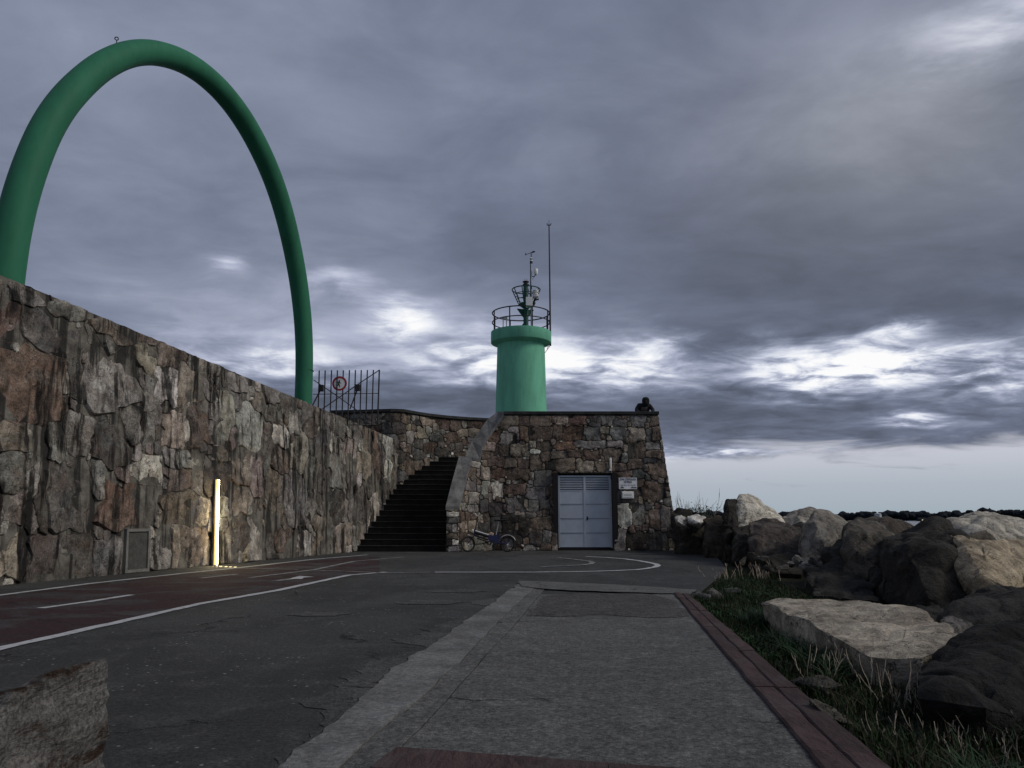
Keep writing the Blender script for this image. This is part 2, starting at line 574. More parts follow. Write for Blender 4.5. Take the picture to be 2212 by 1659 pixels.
M_LINE = paint_mat('worn_white_paint', (0.47, 0.48, 0.48), (0.16, 0.16, 0.16), 0.42)
M_LINE_W = paint_mat('very_worn_white_paint', (0.30, 0.305, 0.305), (0.08, 0.082, 0.082), 0.48)


def kerb_mat():
    m, nt = new_mat('red_stained_kerb')
    p = nt.pos()
    oc = nt.n('ShaderNodeObjectInfo')
    grain = nt.noise(nt.scale(p, (30, 5, 8)), 1.0, 6, 0.7, 0.8)
    a = nt.noise(p, 2.4, 7, 0.65)
    c = nt.mix(nt.step(grain, 0.35, 0.65), (0.032, 0.018, 0.017), (0.072, 0.043, 0.040))
    c = nt.mix(nt.m('MULTIPLY', nt.step(a, 0.48, 0.66), 0.7), c, (0.075, 0.060, 0.057))
    c = nt.mix(1.0, c, nt.m('ADD', 0.75, nt.m('MULTIPLY', oc.outputs['Random'], 0.5)), 'MULTIPLY')
    finish(nt, c, 0.85, 0, nt.m('ADD', grain, nt.noise(p, 60, 4)), 0.008, 0.3)
    return m


M_KERB = kerb_mat()


def soil_mat():
    m, nt = new_mat('verge_soil')
    p = nt.pos()
    a = nt.noise(p, 1.8, 8, 0.65)
    b = nt.noise(p, 16, 6, 0.7)
    c = nt.ramp(nt.m('ADD', nt.m('MULTIPLY', a, 0.6), nt.m('MULTIPLY', b, 0.4)), [(0.3, (0.010, 0.012, 0.007)), (0.52, (0.022, 0.024, 0.013)), (0.72, (0.055, 0.048, 0.034))])
    finish(nt, c, 0.95, 0, b, 0.05, 0.15)
    return m


M_SOIL = soil_mat()


def green_paint(name, col, spec=0.4, rough=0.5):
    m, nt = new_mat(name)
    p = nt.pos()
    a = nt.noise(nt.scale(p, (1, 1, 0.35)), 2.5, 7, 0.6)
    b = nt.noise(p, 45, 5, 0.7)
    c = nt.mix(nt.step(a, 0.3, 0.7), tuple(x * 0.86 for x in col), tuple(x * 1.1 for x in col))
    st = nt.noise(nt.scale(p, (7, 7, 0.4)), 1.0, 5, 0.6)
    c = nt.mix(nt.m('MULTIPLY', nt.step(st, 0.60, 0.72), 0.22), c, tuple(x * 0.55 for x in col))
    finish(nt, c, nt.m('ADD', rough - 0.05, nt.m('MULTIPLY', a, 0.15)), 0, b, 0.003, spec)
    return m


M_ARCH = green_paint('arch_green_paint', (0.030, 0.165, 0.092), 0.18, 0.62)
def tower_mat(name, col):
    m, nt = new_mat(name)
    p = nt.pos()
    a = nt.noise(nt.scale(p, (1, 1, 0.35)), 2.0, 7, 0.62)
    c = nt.mix(nt.step(a, 0.3, 0.7), tuple(x * 0.84 for x in col), tuple(x * 1.12 for x in col))
    st = nt.noise(nt.scale(p, (6, 6, 0.30)), 1.0, 6, 0.62)
    c = nt.mix(nt.m('MULTIPLY', nt.step(st, 0.55, 0.70), 0.35), c, tuple(x * 0.5 for x in col))
    ch = nt.noise(p, 7, 8, 0.75)
    c = nt.mix(nt.m('MULTIPLY', nt.step(ch, 0.64, 0.70), 0.5), c, (0.40, 0.52, 0.44))
    rs_ = nt.noise(nt.scale(p, (9, 9, 0.6)), 1.0, 5, 0.65)
    c = nt.mix(nt.m('MULTIPLY', nt.step(rs_, 0.66, 0.74), 0.45), c, (0.16, 0.09, 0.05))
    finish(nt, c, 0.75, 0, nt.noise(p, 40, 5, 0.7), 0.004, 0.3)
    return m


M_TOWER = green_paint('tower_green_paint', (0.185, 0.53, 0.36), 0.3, 0.75)
M_TOWER = tower_mat('weathered_tower_paint', (0.165, 0.51, 0.34))
M_DKGREEN = green_paint('dark_green_metal', (0.014, 0.075, 0.062))
M_SEAM = plain('dark_seam', (0.008, 0.02, 0.012), 0.8)
M_BLACK = plain('black_iron', (0.012, 0.012, 0.014), 0.55)
M_GALV = plain('galvanised_pole', (0.42, 0.43, 0.44), 0.45, 0.3)
M_WHITE = plain('white_plastic', (0.82, 0.83, 0.82), 0.5, 0, 0.06)
M_CREAM = plain('cream_plastic', (0.88, 0.89, 0.84), 0.5, 0, 0.05)
M_DOOR = plain('blue_grey_door_paint', (0.50, 0.56, 0.63), 0.5, 0, 0.06, 3.0)
M_DOOR_E = plain('door_rib', (0.30, 0.34, 0.40), 0.55, 0, 0.08)
M_RECESS_SHADE = plain('recess_shade', (0.010, 0.010, 0.011), 0.9)  # near-black colour painting shade into the door recess and louvre gaps
M_RED = plain('sign_red', (0.34, 0.010, 0.012), 0.45, 0, 0.05)
M_SIGNW = plain('sign_white', (0.85, 0.87, 0.86), 0.45, 0, 0.04)
M_PLATE = plain('sign_plate', (0.88, 0.89, 0.90), 0.5, 0, 0.07)
M_INK = plain('sign_ink', (0.03, 0.03, 0.034), 0.6)
M_INK2 = plain('sign_grey_ink', (0.13, 0.13, 0.14), 0.6)
M_BLUE = plain('blue_frame_paint', (0.014, 0.016, 0.085), 0.35, 0.1, 0.1)
M_SILVER = plain('silver_alloy', (0.80, 0.81, 0.82), 0.3, 0.15, 0.05)
M_RUBBER = plain('tyre_rubber', (0.012, 0.012, 0.012), 0.8)
M_CLOTH = plain('dark_jacket', (0.010, 0.011, 0.013), 0.9)
M_CLOTH2 = plain('dark_trousers', (0.012, 0.012, 0.016), 0.9)
M_SKIN = plain('skin', (0.075, 0.054, 0.045), 0.6, 0, 0.05)
M_GRASS = plain('grass_blades', (0.014, 0.030, 0.007), 0.7, 0, 0.45, 2.0, 0, 0.2)
M_WEED = plain('succulent_green', (0.016, 0.046, 0.010), 0.6, 0, 0.4, 3.0, 0, 0.3)
M_DRY = plain('dry_stems', (0.34, 0.29, 0.235), 0.8, 0, 0.4, 5.0, 0, 0.2)
M_DRYG = plain('dry_grass', (0.05, 0.044, 0.026), 0.85, 0, 0.4, 3.0, 0, 0.2)
M_WOOD = plain('far_wood', (0.018, 0.023, 0.029), 0.95, 0, 0.35, 0.05, 0, 0.1)
M_HILL = plain('far_shore', (0.019, 0.023, 0.028), 0.95, 0, 0.3, 0.02, 0, 0.1)
M_FRAME = concrete_mat('hatch_frame', (0.13, 0.128, 0.118), (0.22, 0.215, 0.195), 4.0, 0.1)
M_HATCH = concrete_mat('hatch_panel', (0.055, 0.055, 0.05), (0.105, 0.104, 0.094), 4.0, 0.1)


def emit_mat(name, col, s):
    m, nt = new_mat(name)
    finish(nt, (0.8, 0.75, 0.6), 0.4, emis=(*col, 1), emis_s=s)
    return m


M_LED = emit_mat('lit_strip', (1.0, 0.80, 0.45), 75.0)
M_BLOOM = emit_mat('bloom_glow', (1.0, 0.62, 0.12), 1.1)  # glow colour imitating the yellow bloom round the lit strip
M_SPILLDOT = emit_mat('spill_dot_glow', (1.0, 0.78, 0.35), 0.9)  # glow of the dots added for lamp light spilt on the ground
M_FARLIT = emit_mat('lit_far_window', (1.0, 0.72, 0.4), 1.2)


def water_mat():
    m, nt = new_mat('sea_water')
    p = nt.pos()
    a = nt.noise(nt.scale(p, (0.25, 0.6, 1)), 1.0, 6, 0.6)
    finish(nt, (0.02, 0.03, 0.035), 0.25, 0, a, 0.25, 0.5)
    return m


M_WATER = water_mat()

# palette of stone base colours
PAL = {'g': (.27, .262, .24), 'lg': (.56, .535, .475), 'dg': (.12, .117, .108), 'br': (.20, .158, .12), 'ru': (.185, .105, .062),
       'rd': (.19, .105, .082), 'tn': (.33, .285, .22), 'pk': (.28, .228, .198), 'bk': (.028, .027, .025), 'bl': (.20, .205, .208), 'rb': (.16, .110, .084)}


# ------------------------------------------------------------------ rubble masonry: every stone its own mesh
def stones(parent, Wf, seeds, S0, S1, T0, T1, inside, mat, seed, fill, relief=0.05, proud=(0.03, 0.07), gap=0.014, res=0.025,
           pal='g', maxn=300, warp=0.07, p=3.2, nang=26, small=None, gain=1.0):
    """seeds: (s,t,w,h,colour).  fill: (count, (wmin,wmax), (hmin,hmax)).  Wf(s,t,d) -> point d in front of the wall face"""
    r = random.Random(seed)
    sd_ = [list(x) for x in seeds]

    def try_fill(count, ws, hs, pals, k=0.78):
        for _ in range(count):
            s, t = r.uniform(S0, S1), r.uniform(T0, T1)
            if not inside(s, t):
                continue
            ww, hh = r.uniform(*ws), r.uniform(*hs)
            ok = True
            for a in sd_:
                if max(abs(s - a[0]) / ((a[2] + ww) * 0.5 * k), abs(t - a[1]) / ((a[3] + hh) * 0.5 * k)) < 1:
                    ok = False
                    break
            if ok:
                sd_.append([s, t, ww, hh, r.choice(pals)])
    for args in fill:
        try_fill(*args)
    A = np.array([[x[0], x[1], x[2], x[3]] for x in sd_])
    ns, nt_ = int((S1 - S0) / res), int((T1 - T0) / res)
    ss = S0 + (np.arange(ns) + 0.5) * res
    tt = T0 + (np.arange(nt_) + 0.5) * res
    # domain warp
    SS, TT = np.meshgrid(ss, tt, indexing='ij')
    ph = [r.uniform(0, 6.28) for _ in range(12)]
    wS = SS + warp * (0.5 * np.sin(TT * 5.1 + SS * 2.3 + ph[0]) + 0.3 * np.sin(TT * 11.3 - SS * 7 + ph[1]) + 0.2 * np.sin(TT * 23 + SS * 17 + ph[2]))
    wT = TT + warp * (0.5 * np.sin(SS * 4.7 - TT * 1.9 + ph[3]) + 0.3 * np.sin(SS * 12.1 + TT * 6 + ph[4]) + 0.2 * np.sin(SS * 25 - TT * 15 + ph[5]))
    best = np.full((ns, nt_), 1e9)
    lab = np.full((ns, nt_), -1, int)
    for i, a in enumerate(A):
        m = 2.6
        i0, i1 = max(0, int((a[0] - m * a[2] - S0) / res)), min(ns, int((a[0] + m * a[2] - S0) / res) + 1)
        j0, j1 = max(0, int((a[1] - m * a[3] - T0) / res)), min(nt_, int((a[1] + m * a[3] - T0) / res) + 1)
        if i1 <= i0 or j1 <= j0:
            continue
        d = (np.abs((wS[i0:i1, j0:j1] - a[0]) / (a[2] * 0.5)) ** p + np.abs((wT[i0:i1, j0:j1] - a[1]) / (a[3] * 0.5)) ** p) ** (1 / p)
        sub = best[i0:i1, j0:j1]
        mk = d < sub
        sub[mk] = d[mk]
        lab[i0:i1, j0:j1][mk] = i
    ins = np.array([[inside(a, b) for b in tt] for a in ss])
    lab[~ins] = -1
    lab[best > 1.75] = -1
    cells = []
    for i in range(len(A)):
        mk = lab == i
        cnt = int(mk.sum())
        if cnt * res * res < 0.004:
            continue
        cells.append((cnt, i, mk))
    cells.sort(key=lambda c: -c[0])
    out = []
    extra = MB()
    for rank, (cnt, i, mk) in enumerate(cells):
        ii, jj = np.nonzero(mk)
        cs, ct = ss[ii].mean(), tt[jj].mean()
        ext = max(ss[ii].max() - ss[ii].min(), tt[jj].max() - tt[jj].min()) + 2 * res
        rads = []
        for k in range(nang):
            a = 2 * math.pi * (k + 0.5 * r.random()) / nang
            ca, sa = math.cos(a), math.sin(a)
            rr = np.arange(res, ext, res * 0.4)
            si = np.clip(((cs + ca * rr - S0) / res).astype(int), 0, ns - 1)
            ti = np.clip(((ct + sa * rr - T0) / res).astype(int), 0, nt_ - 1)
            o = mk[si, ti] & (cs + ca * rr > S0) & (cs + ca * rr < S1) & (ct + sa * rr < T1) & (ct + sa * rr > T0)
            bad = np.nonzero(~o)[0]
            R = rr[bad[0]] if len(bad) else ext
            rads.append((a, max(0.02, R - gap * r.uniform(0.6, 1.5))))
        Hh = r.uniform(*proud)
        tx, ty = r.uniform(-.10, .10), r.uniform(-.10, .10)
        o3 = Vector((r.uniform(0, 90), r.uniform(0, 90), r.uniform(0, 90)))
        size = math.sqrt(cnt) * res
        rel = relief * min(1.0, 0.35 + size)
        rings = [(1.0, -0.05), (1.0, 0.25), (0.955, 0.8), (0.86, 1.0), (0.66, 1.04), (0.44, 1.06), (0.22, 1.07)]
        if size < 0.35:
            rings = [(1.0, -0.05), (0.99, 0.3), (0.92, 0.85), (0.72, 1.0), (0.38, 1.06)]
        vs_, fs_ = [], []
        for q_, (kr, kh) in enumerate(rings):
            for a, R in rads:
                ds, dt = math.cos(a) * R * kr, math.sin(a) * R * kr
                d = Hh * kh
                if q_ == 0:
                    d = -0.06
                elif q_ > 1:
                    pp = Vector((cs + ds, ct + dt, 0)) + o3
                    d += rel * (fbm(pp * 3.2, 3) * 0.9 + 0.35 * abs(noise.noise(pp * 9.0)) - 0.1) + (tx * ds + ty * dt)
                vs_.append(Wf(cs + ds, ct + dt, d))
        vs_.append(Wf(cs, ct, Hh * 1.07 + rel * (fbm(Vector((cs, ct, 0)) + o3, 3) - 0.1)))
        c0 = len(vs_) - 1
        n = nang
        for q_ in range(len(rings) - 1):
            for k in range(n):
                fs_.append((q_ * n + k, q_ * n + (k + 1) % n, (q_ + 1) * n + (k + 1) % n, (q_ + 1) * n + k))
        for k in range(n):
            fs_.append(((len(rings) - 1) * n + k, (len(rings) - 1) * n + (k + 1) % n, c0))
        cname = sd_[i][4]
        col = PAL[cname]
        j = r.uniform(0.74, 1.25) * gain
        col = tuple(min(1, c * j * r.uniform(0.95, 1.05)) for c in col)
        if rank < maxn:
            mb = MB().add(vs_, fs_)
            ob = mb.build('stone', mat, parent, smooth=True, fixn=False)
            ob.data.polygons.foreach_set('use_smooth', [True] * len(ob.data.polygons))
            ob.color = (*col, 1)
            out.append(ob)
        else:
            extra.add(vs_, fs_)
    if extra.v:
        ob = extra.build('small_stones', mat, parent, smooth=True, fixn=False)
        ob.color = (.16, .14, .12, 1)
        ob['kind'] = 'stuff'
    return out


def wall_core(parent, Wf, S0, S1, T0, inside, top, thick, mat, ds=0.12, dt=0.12, name='mortar', flat_back=False):
    """mortar bed behind the stones: gridded face, back, top and ends"""
    mb = MB()
    ns = max(2, int((S1 - S0) / ds))
    sv = [S0 + (S1 - S0) * i / ns for i in range(ns + 1)]
    ntt = max(3, int(max(top(s) - T0 for s in sv) / dt))

    def wp(s, k, d):
        tp = top(s)
        t = T0 + (tp - T0) * k / ntt
        return Wf(s, t, d)
    idx = {}
    for i, s in enumerate(sv):
        for k in range(ntt + 1):
            t = T0 + (top(s) - T0) * k / ntt
            d = 0.012 * fbm((s * 3.1, t * 3.1, 4.2), 3)
            idx[i, k] = len(mb.v)
            mb.v.append(tuple(Wf(s, t, d)))
    for i in range(ns):
        for k in range(ntt):
            sm, tm = (sv[i] + sv[i + 1]) / 2, T0 + (k + 0.5) / ntt * ((top(sv[i]) + top(sv[i + 1])) / 2 - T0)
            if inside(sm, tm, True):
                mb.f.append((idx[i, k], idx[i + 1, k], idx[i + 1, k + 1], idx[i, k + 1]))
    b = {}
    for i, s in enumerate(sv):
        for k in (0, 1):
            b[i, k] = len(mb.v)
            t = T0 if k == 0 else top(s)
            mb.v.append(tuple(Wf(s, t, -thick)))
    for i in range(ns):
        if thick > 0.3 and not flat_back:
            mb.f.append((b[i, 0], b[i, 1], b[i + 1, 1], b[i + 1, 0]))
        mb.f.append((idx[i, ntt], idx[i + 1, ntt], b[i + 1, 1], b[i, 1]))
    for i in (0, ns):
        mb.f.append(tuple([idx[i, k] for k in range(ntt + 1)] + [b[i, 1], b[i, 0]]))
    return mb.build(name, mat, parent, fixn=False)


# ------------------------------------------------------------------ plan of the place
A0 = G(0, 1265)
B0 = G(770, 1191.5)
WD = Vector((B0.x - A0.x, B0.y - A0.y, 0)).normalized()
WN = Vector((WD.y, -WD.x, 0))                 # faces the road
BAT = 0.05


def left_W(s, t, d):
    return Vector((A0.x, A0.y, 0)) + WD * s + WN * (d - BAT * t) + Vector((0, 0, t))


def left_hit(u, v):
    """where the ray meets the wall face -> (s, t)"""
    d = ray(u, v)
    o = Vector((0, 0, H)) - Vector((A0.x, A0.y, 0))
    n = WN + Vector((0, 0, BAT))
    k = -o.dot(n) / d.dot(n)
    p = o + d * k
    return p.dot(WD), p.z


s_a, t_a = left_hit(0, 592)
s_b, t_b = left_hit(831, 939)
L_S0, L_S1 = s_a - 2.2, s_b + 1.2


def left_top(s):
    return t_a + (t_b - t_a) * (s - s_a) / (s_b - s_a)


# ---- ground
LWX = lambda y: A0.x + (y - A0.y) * WD.x / WD.y       # wall line x at y


def strip(pts, width, z, name, mat, parent=None, jag=0.0, seed=1):
    """flat strip along ground points (x,y); width may be a list"""
    r = random.Random(seed)
    fine = []
    for a, b in zip(pts[:-1], pts[1:]):
        n = max(1, int((Vector(b[:2]) - Vector(a[:2])).length / 0.25))
        for k in range(n):
            fine.append(Vector(a[:2]).lerp(Vector(b[:2]), k / n))
    fine.append(Vector(pts[-1][:2]))
    vs_, fs_ = [], []
    N = len(fine)
    for i, p in enumerate(fine):
        t = (fine[min(i + 1, N - 1)] - fine[max(i - 1, 0)]).normalized()
        nn = Vector((-t.y, t.x))
        for sgn in (-1, 1):
            c = p + nn * sgn * (width / 2 + r.uniform(-jag, jag))
            vs_.append((c.x, c.y, z))
    for i in range(N - 1):
        fs_.append((2 * i, 2 * i + 2, 2 * i + 3, 2 * i + 1))
    ob = MB().add(vs_, fs_).build(name, mat, parent, fixn=False)
    return ob


def sheet(poly, z, name, mat, jag=0.0, seed=3, step=0.12, thick=0.0):
    r = random.Random(seed)
    pts = []
    for a, b in zip(poly, poly[1:] + poly[:1]):
        n = max(1, int((Vector(b) - Vector(a)).length / step)) if jag else 1
        for k in range(n):
            p = Vector(a).lerp(Vector(b), k / n)
            if jag and k:
                p += Vector((r.uniform(-jag, jag), r.uniform(-jag, jag)))
            pts.append(p)
    n = len(pts)
    mb = MB()
    if thick:
        mb.prism([(p.x, p.y, z - thick) for p in pts], (0, 0, thick))
    else:
        mb.add([(p.x, p.y, z) for p in pts], [tuple(range(n))])
    ob = mb.build(name, mat, fixn=True)
    bm = bmesh.new()
    bm.from_mesh(ob.data)
    bmesh.ops.triangulate(bm, faces=bm.faces)
    bmesh.ops.recalc_face_normals(bm, faces=bm.faces)
    for f in bm.faces:
        if not thick and f.normal.z < 0:
            f.normal_flip()
    bm.to_mesh(ob.data)
    bm.free()
    return ob


def G2(u, v):
    g = G(u, v)
    return (g.x, g.y)


road = sheet([(-16, -6), (0.45, -6), (1.25, 1.0), (2.36, 10.4), (2.62, 11.0), (4.4, 16.0), (5.3, 20), (6.4, 25.4), (6.4, 26), (-16, 26)], 0.0, 'road', M_ROAD)
tag(road, kind='structure')
pier = MB()
pier.box(-40, 0.4, -12, 60, -5.5, -0.03)
pier.prism([(0.4, -12, -5.5), (0.4, 12.5, -5.5), (2.4, 12.5, -5.5), (2.3, 10.2, -5.5), (1.2, 1.0, -5.5), (0.45, -6, -5.5)], (0, 0, 5.45))
pier.prism([(0.4, 12.5, -5.5), (0.4, 60, -5.5), (6.2, 60, -5.5), (6.2, 25.4, -5.5), (5.2, 20, -5.5), (4.3, 16, -5.5), (2.9, 12.5, -5.5)], (0, 0, 5.46))
tag(pier.build('pier', M_DECK), kind='structure')

# path beside the verge, gutter strip, lane, markings
gut_l = [G2(*p) for p in ((1124, 1259), (1085, 1288), (1044, 1319), (1003, 1345), (959, 1377), (898, 1417), (834, 1462), (772, 1520), (730, 1557), (682, 1591), (615, 1650))]
gut_r = [G2(*p) for p in ((1156, 1270), (1075, 1346), (995, 1431), (923, 1498), (839, 1569), (772, 1627))]
pth_l = [G2(*p) for p in ((1178, 1272), (1129, 1333), (1040, 1431), (959, 1525), (861, 1627))]


def extend(pts, y):
    a, b = Vector(pts[-2]), Vector(pts[-1])
    d = (b - a) / (b.y - a.y)
    return pts + [tuple(a + d * (y - a.y))]


def jagged(pts, amp, seed, step=0.035):
    r = random.Random(seed)
    out = []
    for a, b in zip(pts[:-1], pts[1:]):
        a, b = Vector(a), Vector(b)
        n = max(1, int((b - a).length / step))
        for k in range(n):
            p = a.lerp(b, k / n)
            out.append((p.x + amp * (2.2 * fbm((p.x * 2.0, p.y * 2.0, seed), 5, 2.3, 0.62)) + r.uniform(-.15, .15) * amp, p.y))
    out.append(tuple(pts[-1]))
    return out


gl, gr, pl_ = extend(gut_l, 0.4), extend(gut_r, 0.4), extend(pth_l, 0.4)


def xat(pts):
    ys = np.array([p[1] for p in pts])
    xs = np.array([p[0] for p in pts])
    o = np.argsort(ys)
    return lambda y: float(np.interp(y, ys[o], xs[o]))


def band(name, mat, y0, y1, fl_, fr_, z, lip=0.0, nx=4, crown=0.0):
    """ground band running away from the camera between two edge functions of y; the edges turn down by lip"""
    mb = MB()
    ys = []
    yy = y0
    while yy < y1:
        ys.append(yy)
        yy += max(0.02, 0.012 * yy)
    ys.append(y1)
    for yy in ys:
        a, b = fl_(yy), fr_(yy)
        row = [(a, z - lip)] if lip else []
        row += [(a + (b - a) * k / nx, z + crown * (1 - abs(2 * k / nx - 1))) for k in range(nx + 1)]
        if lip:
            row.append((b, z - lip))
        for x, zz_ in row:
            mb.v.append((x, yy, zz_))
    m = nx + 1 + (2 if lip else 0)
    for i_ in range(len(ys) - 1):
        for k in range(m - 1):
            a = i_ * m + k
            mb.f.append((a, a + 1, a + m + 1, a + m))
    return tag(mb.build(name, mat, None, False, False), kind='structure')


XGL, XGR, XPL = xat(gl), xat(gr), xat(pl_)
e1 = lambda y: XGL(y) + 0.055 * fbm((y * 1.9, 3.1, 0), 6, 2.2, 0.62)
e2 = lambda y: XGR(y) + 0.014 * fbm((y * 2.5, 7.7, 0), 5)
e3 = lambda y: XPL(y) + 0.010 * fbm((y * 2.2, 1.7, 0), 5)
e0 = lambda y: e1(y) - 0.02 - 0.40 * max(0.0, fbm((y * 1.1, 9.4, 0), 6, 2.2, 0.6) + 0.22)
Y_G = G2(1140, 1263)[1]
band('worn_road_edge', M_WORN, 0.4, Y_G - .2, e0, lambda y: e1(y) + .03, 0.004)
band('gutter', M_GUTTER, 0.4, Y_G, e1, lambda y: e2(y) - .006, 0.013, 0.02)
band('channel_strip', M_PATH, 0.4, Y_G, lambda y: e2(y) + .006, lambda y: e3(y) - .006, 0.011, 0.02)

ki = [G2(*p) for p in ((1465, 1292), (1499, 1344), (1563, 1423), (1641, 1510), (1711, 1584), (1766, 1659))]
ko = [G2(*p) for p in ((1499, 1296), (1628, 1414), (1724, 1491), (1821, 1575), (1908, 1659))]


def fitline(pts):
    y = np.array([p[1] for p in pts])
    x = np.array([p[0] for p in pts])
    return np.polyfit(y, x, 1)


KI, KO = fitline(ki), fitline(ko)
kxi = lambda y: KI[0] * y + KI[1]
kxo = lambda y: KO[0] * y + KO[1]
Y_END = G2(1480, 1286)[1]
path_far = [G2(1178, 1263), G2(1340, 1270), G2(1490, 1280)]
band('path', M_PATH, 0.4, Y_END, lambda y: e3(y) + .006, lambda y: kxi(y) + .004, 0.014, 0.02, 8)
patch = sheet([G2(*p) for p in ((1140, 1333), (1170, 1292), (1250, 1284), (1400, 1286), (1452, 1300), (1490, 1334), (1430, 1338), (1300, 1332), (1200, 1336))], 0.018, 'path_patch', M_PATCH, jag=0.05)
tag(patch, kind='structure')
tag(sheet([G2(*p) for p in ((1120, 1257), (1180, 1259), (1340, 1266), (1505, 1277), (1492, 1287), (1400, 1284), (1250, 1279), (1175, 1275), (1128, 1270))], 0.022, 'path_end_strip', M_PATH, jag=0.03), kind='structure')

lane = sheet([G2(*p) for p in ((-160, 1304), (0, 1289), (198, 1263), (397, 1241), (516, 1229), (675, 1211), (760, 1203), (820, 1203), (820, 1236), (754, 1243), (595, 1277), (436, 1304), (278, 1340), (0, 1400), (-160, 1441))], 0.004, 'bike_lane', M_LANE)
tag(lane, kind='structure')
MARKS = [
    ([(-160, 1306), (0, 1286.6), (198, 1261), (397, 1239), (516, 1227), (675, 1209), (794, 1199)], 0.11, M_LINE),
    ([(-160, 1446), (0, 1402), (278, 1340), (436, 1304.5), (595, 1277), (754, 1243), (833, 1236.5)], 0.13, M_LINE),
    ([(87, 1315), (190, 1301), (284, 1286)], 0.11, M_LINE),
    ([(432, 1250), (512, 1241)], 0.12, M_LINE_W),
    ([(538, 1249), (675, 1232), (766, 1213), (873, 1204)], 0.12, M_LINE_W),
    ([(593, 1256), (650, 1249)], 0.13, M_LINE_W),
    ([(638, 1252), (650, 1246), (668, 1248)], 0.20, M_LINE),
    ([(675, 1232.5), (750, 1235), (833, 1238.5), (930, 1237)], 0.10, M_LINE_W),
    ([(516, 1228), (580, 1230), (643, 1231)], 0.10, M_LINE_W),
    ([(1266, 1203), (1310, 1205), (1349, 1208), (1380, 1212), (1401, 1216), (1416, 1219), (1422, 1222), (1414, 1226), (1398, 1229), (1375, 1231.6), (1323, 1234), (1240, 1236), (1150, 1237), (1050, 1237), (940, 1237)], 0.14, M_LINE),
    ([(1206, 1205.5), (1240, 1209), (1258, 1211), (1275, 1213.5), (1281, 1215.5), (1276, 1219), (1262, 1221), (1245, 1222), (1200, 1224), (1167, 1226)], 0.13, M_LINE_W),
]
for i, (pp, wd, mt) in enumerate(MARKS):
    tag(strip([G2(*p) for p in pp], wd, 0.008 + 0.0004 * i, 'road_marking', mt, None, 0.012, i), kind='structure')
for p_, r_ in (((1240, 1289), .0), ((985, 1277), .30), ((930, 1302), .28), ((690, 1327), .22)):
    if r_:
        g = G2(*p_)
        tag(sheet([(g[0] + r_ * (1.5 + .4 * math.sin(k * 2.1)) * math.cos(k * .5236), g[1] + r_ * 0.9 * math.sin(k * .5236) * (1 + .3 * math.cos(k * 3))) for k in range(12)], 0.006, 'road_repair', M_WORN, jag=0.03), kind='structure')

# red kerb: blocks along the verge and one row across the path
kerb = bpy.data.objects.new('kerb', None)
link(kerb)
tag(kerb, kind='structure')
y = 1.0
rk = random.Random(5)
while y < Y_END - 0.1:
    y2 = min(y + 1.3, Y_END)
    for side in (0, 1):
        f0, f1 = (0.0, 0.492) if side == 0 else (0.508, 1.0)
        ys_, ye_ = y + 0.002, y2 - 0.002
        h = 0.034 + rk.uniform(-.002, .002) - 0.003 * side
        n = 5
        mb = MB()
        vs_, fs_ = [], []
        for i in range(n + 1):
            yy = ys_ + (ye_ - ys_) * i / n
            xa = kxi(yy) + (kxo(yy) - kxi(yy)) * f0 + rk.uniform(-.005, .005)
            xb = kxi(yy) + (kxo(yy) - kxi(yy)) * f1 + rk.uniform(-.006, .006)
            dz_ = rk.uniform(-.003, .003)
            vs_ += [(xa, yy, -0.12), (xa, yy, h - .010 + dz_), (xa + .012, yy, h + dz_), (xb - .012, yy, h + dz_), (xb, yy, h - .010 + dz_), (xb, yy, -0.12)]
        for i in range(n):
            for k in range(5):
                fs_.append((i * 6 + k, i * 6 + 6 + k, i * 6 + 7 + k, i * 6 + k + 1))
        fs_ += [tuple(range(6)), tuple(n * 6 + k for k in range(6))[::-1]]
        mb.add(vs_, fs_).build('kerb_block', M_KERB, kerb)
    y = y2
c0, c1 = G2(857, 1628), G2(1173, 1652)
cd = (Vector(c1) - Vector(c0)).normalized()
cn = Vector((cd.y, -cd.x))
L_, x_ = 0.0, Vector(c0)
while L_ < 2.2:
    q0 = Vector(c0) + cd * (L_ + 0.004)
    q1 = Vector(c0) + cd * (L_ + 0.48)
    if q1.x > kxi(q1.y) - 0.01:
        q1 = q0 + cd * max(0.05, (kxi(q0.y) - 0.02 - q0.x))
    if q0.x > kxi(q0.y) - 0.05:
        break
    mb = MB()
    prof = [(0.0, -.02), (0.0, .022), (.012, .032), (.30, .034), (.31, .02), (.31, -.02)]
    vs_ = []
    for q_ in (q0, q1):
        for a, b in prof:
            w_ = q_ + cn * a
            vs_.append((w_.x, w_.y, b + rk.uniform(-.002, .002)))
    mb.add(vs_, [(k, k + 1, 7 + k, 6 + k) for k in range(5)] + [tuple(range(6)), tuple(range(6, 12))[::-1]]).build('kerb_block', M_KERB, kerb)
    L_ += 0.48


# verge terrain and sea
def verge_z(x, y):
    e = kxo(y) if y < 11 else np.interp(y, [11, 16, 20, 25.4, 40], [2.62, 4.4, 5.3, 6.4, 7.5])
    d = x - e
    sm = lambda t: (lambda q_: q_ * q_ * (3 - 2 * q_))(min(1.0, max(0.0, t)))
    base = -0.04 - 0.03 * min(1, max(0, d / 0.8)) - 0.05 * min(1, max(0, (d - 0.6) / 2.0)) + 0.80 * sm((y - 13.5) / 5) * sm((d - 1.2) / 1.6) + 0.45 * sm((y - 7) / 4) * sm((d - 3.0) / 2) - 0.9 * max(0, min(1, (d - 3) / 5)) - 3.8 * max(0, min(1, (d - 7) / 8))
    return base + 0.05 * fbm((x * 1.3, y * 1.3, 2.0), 4) * min(1, max(0.15, d))


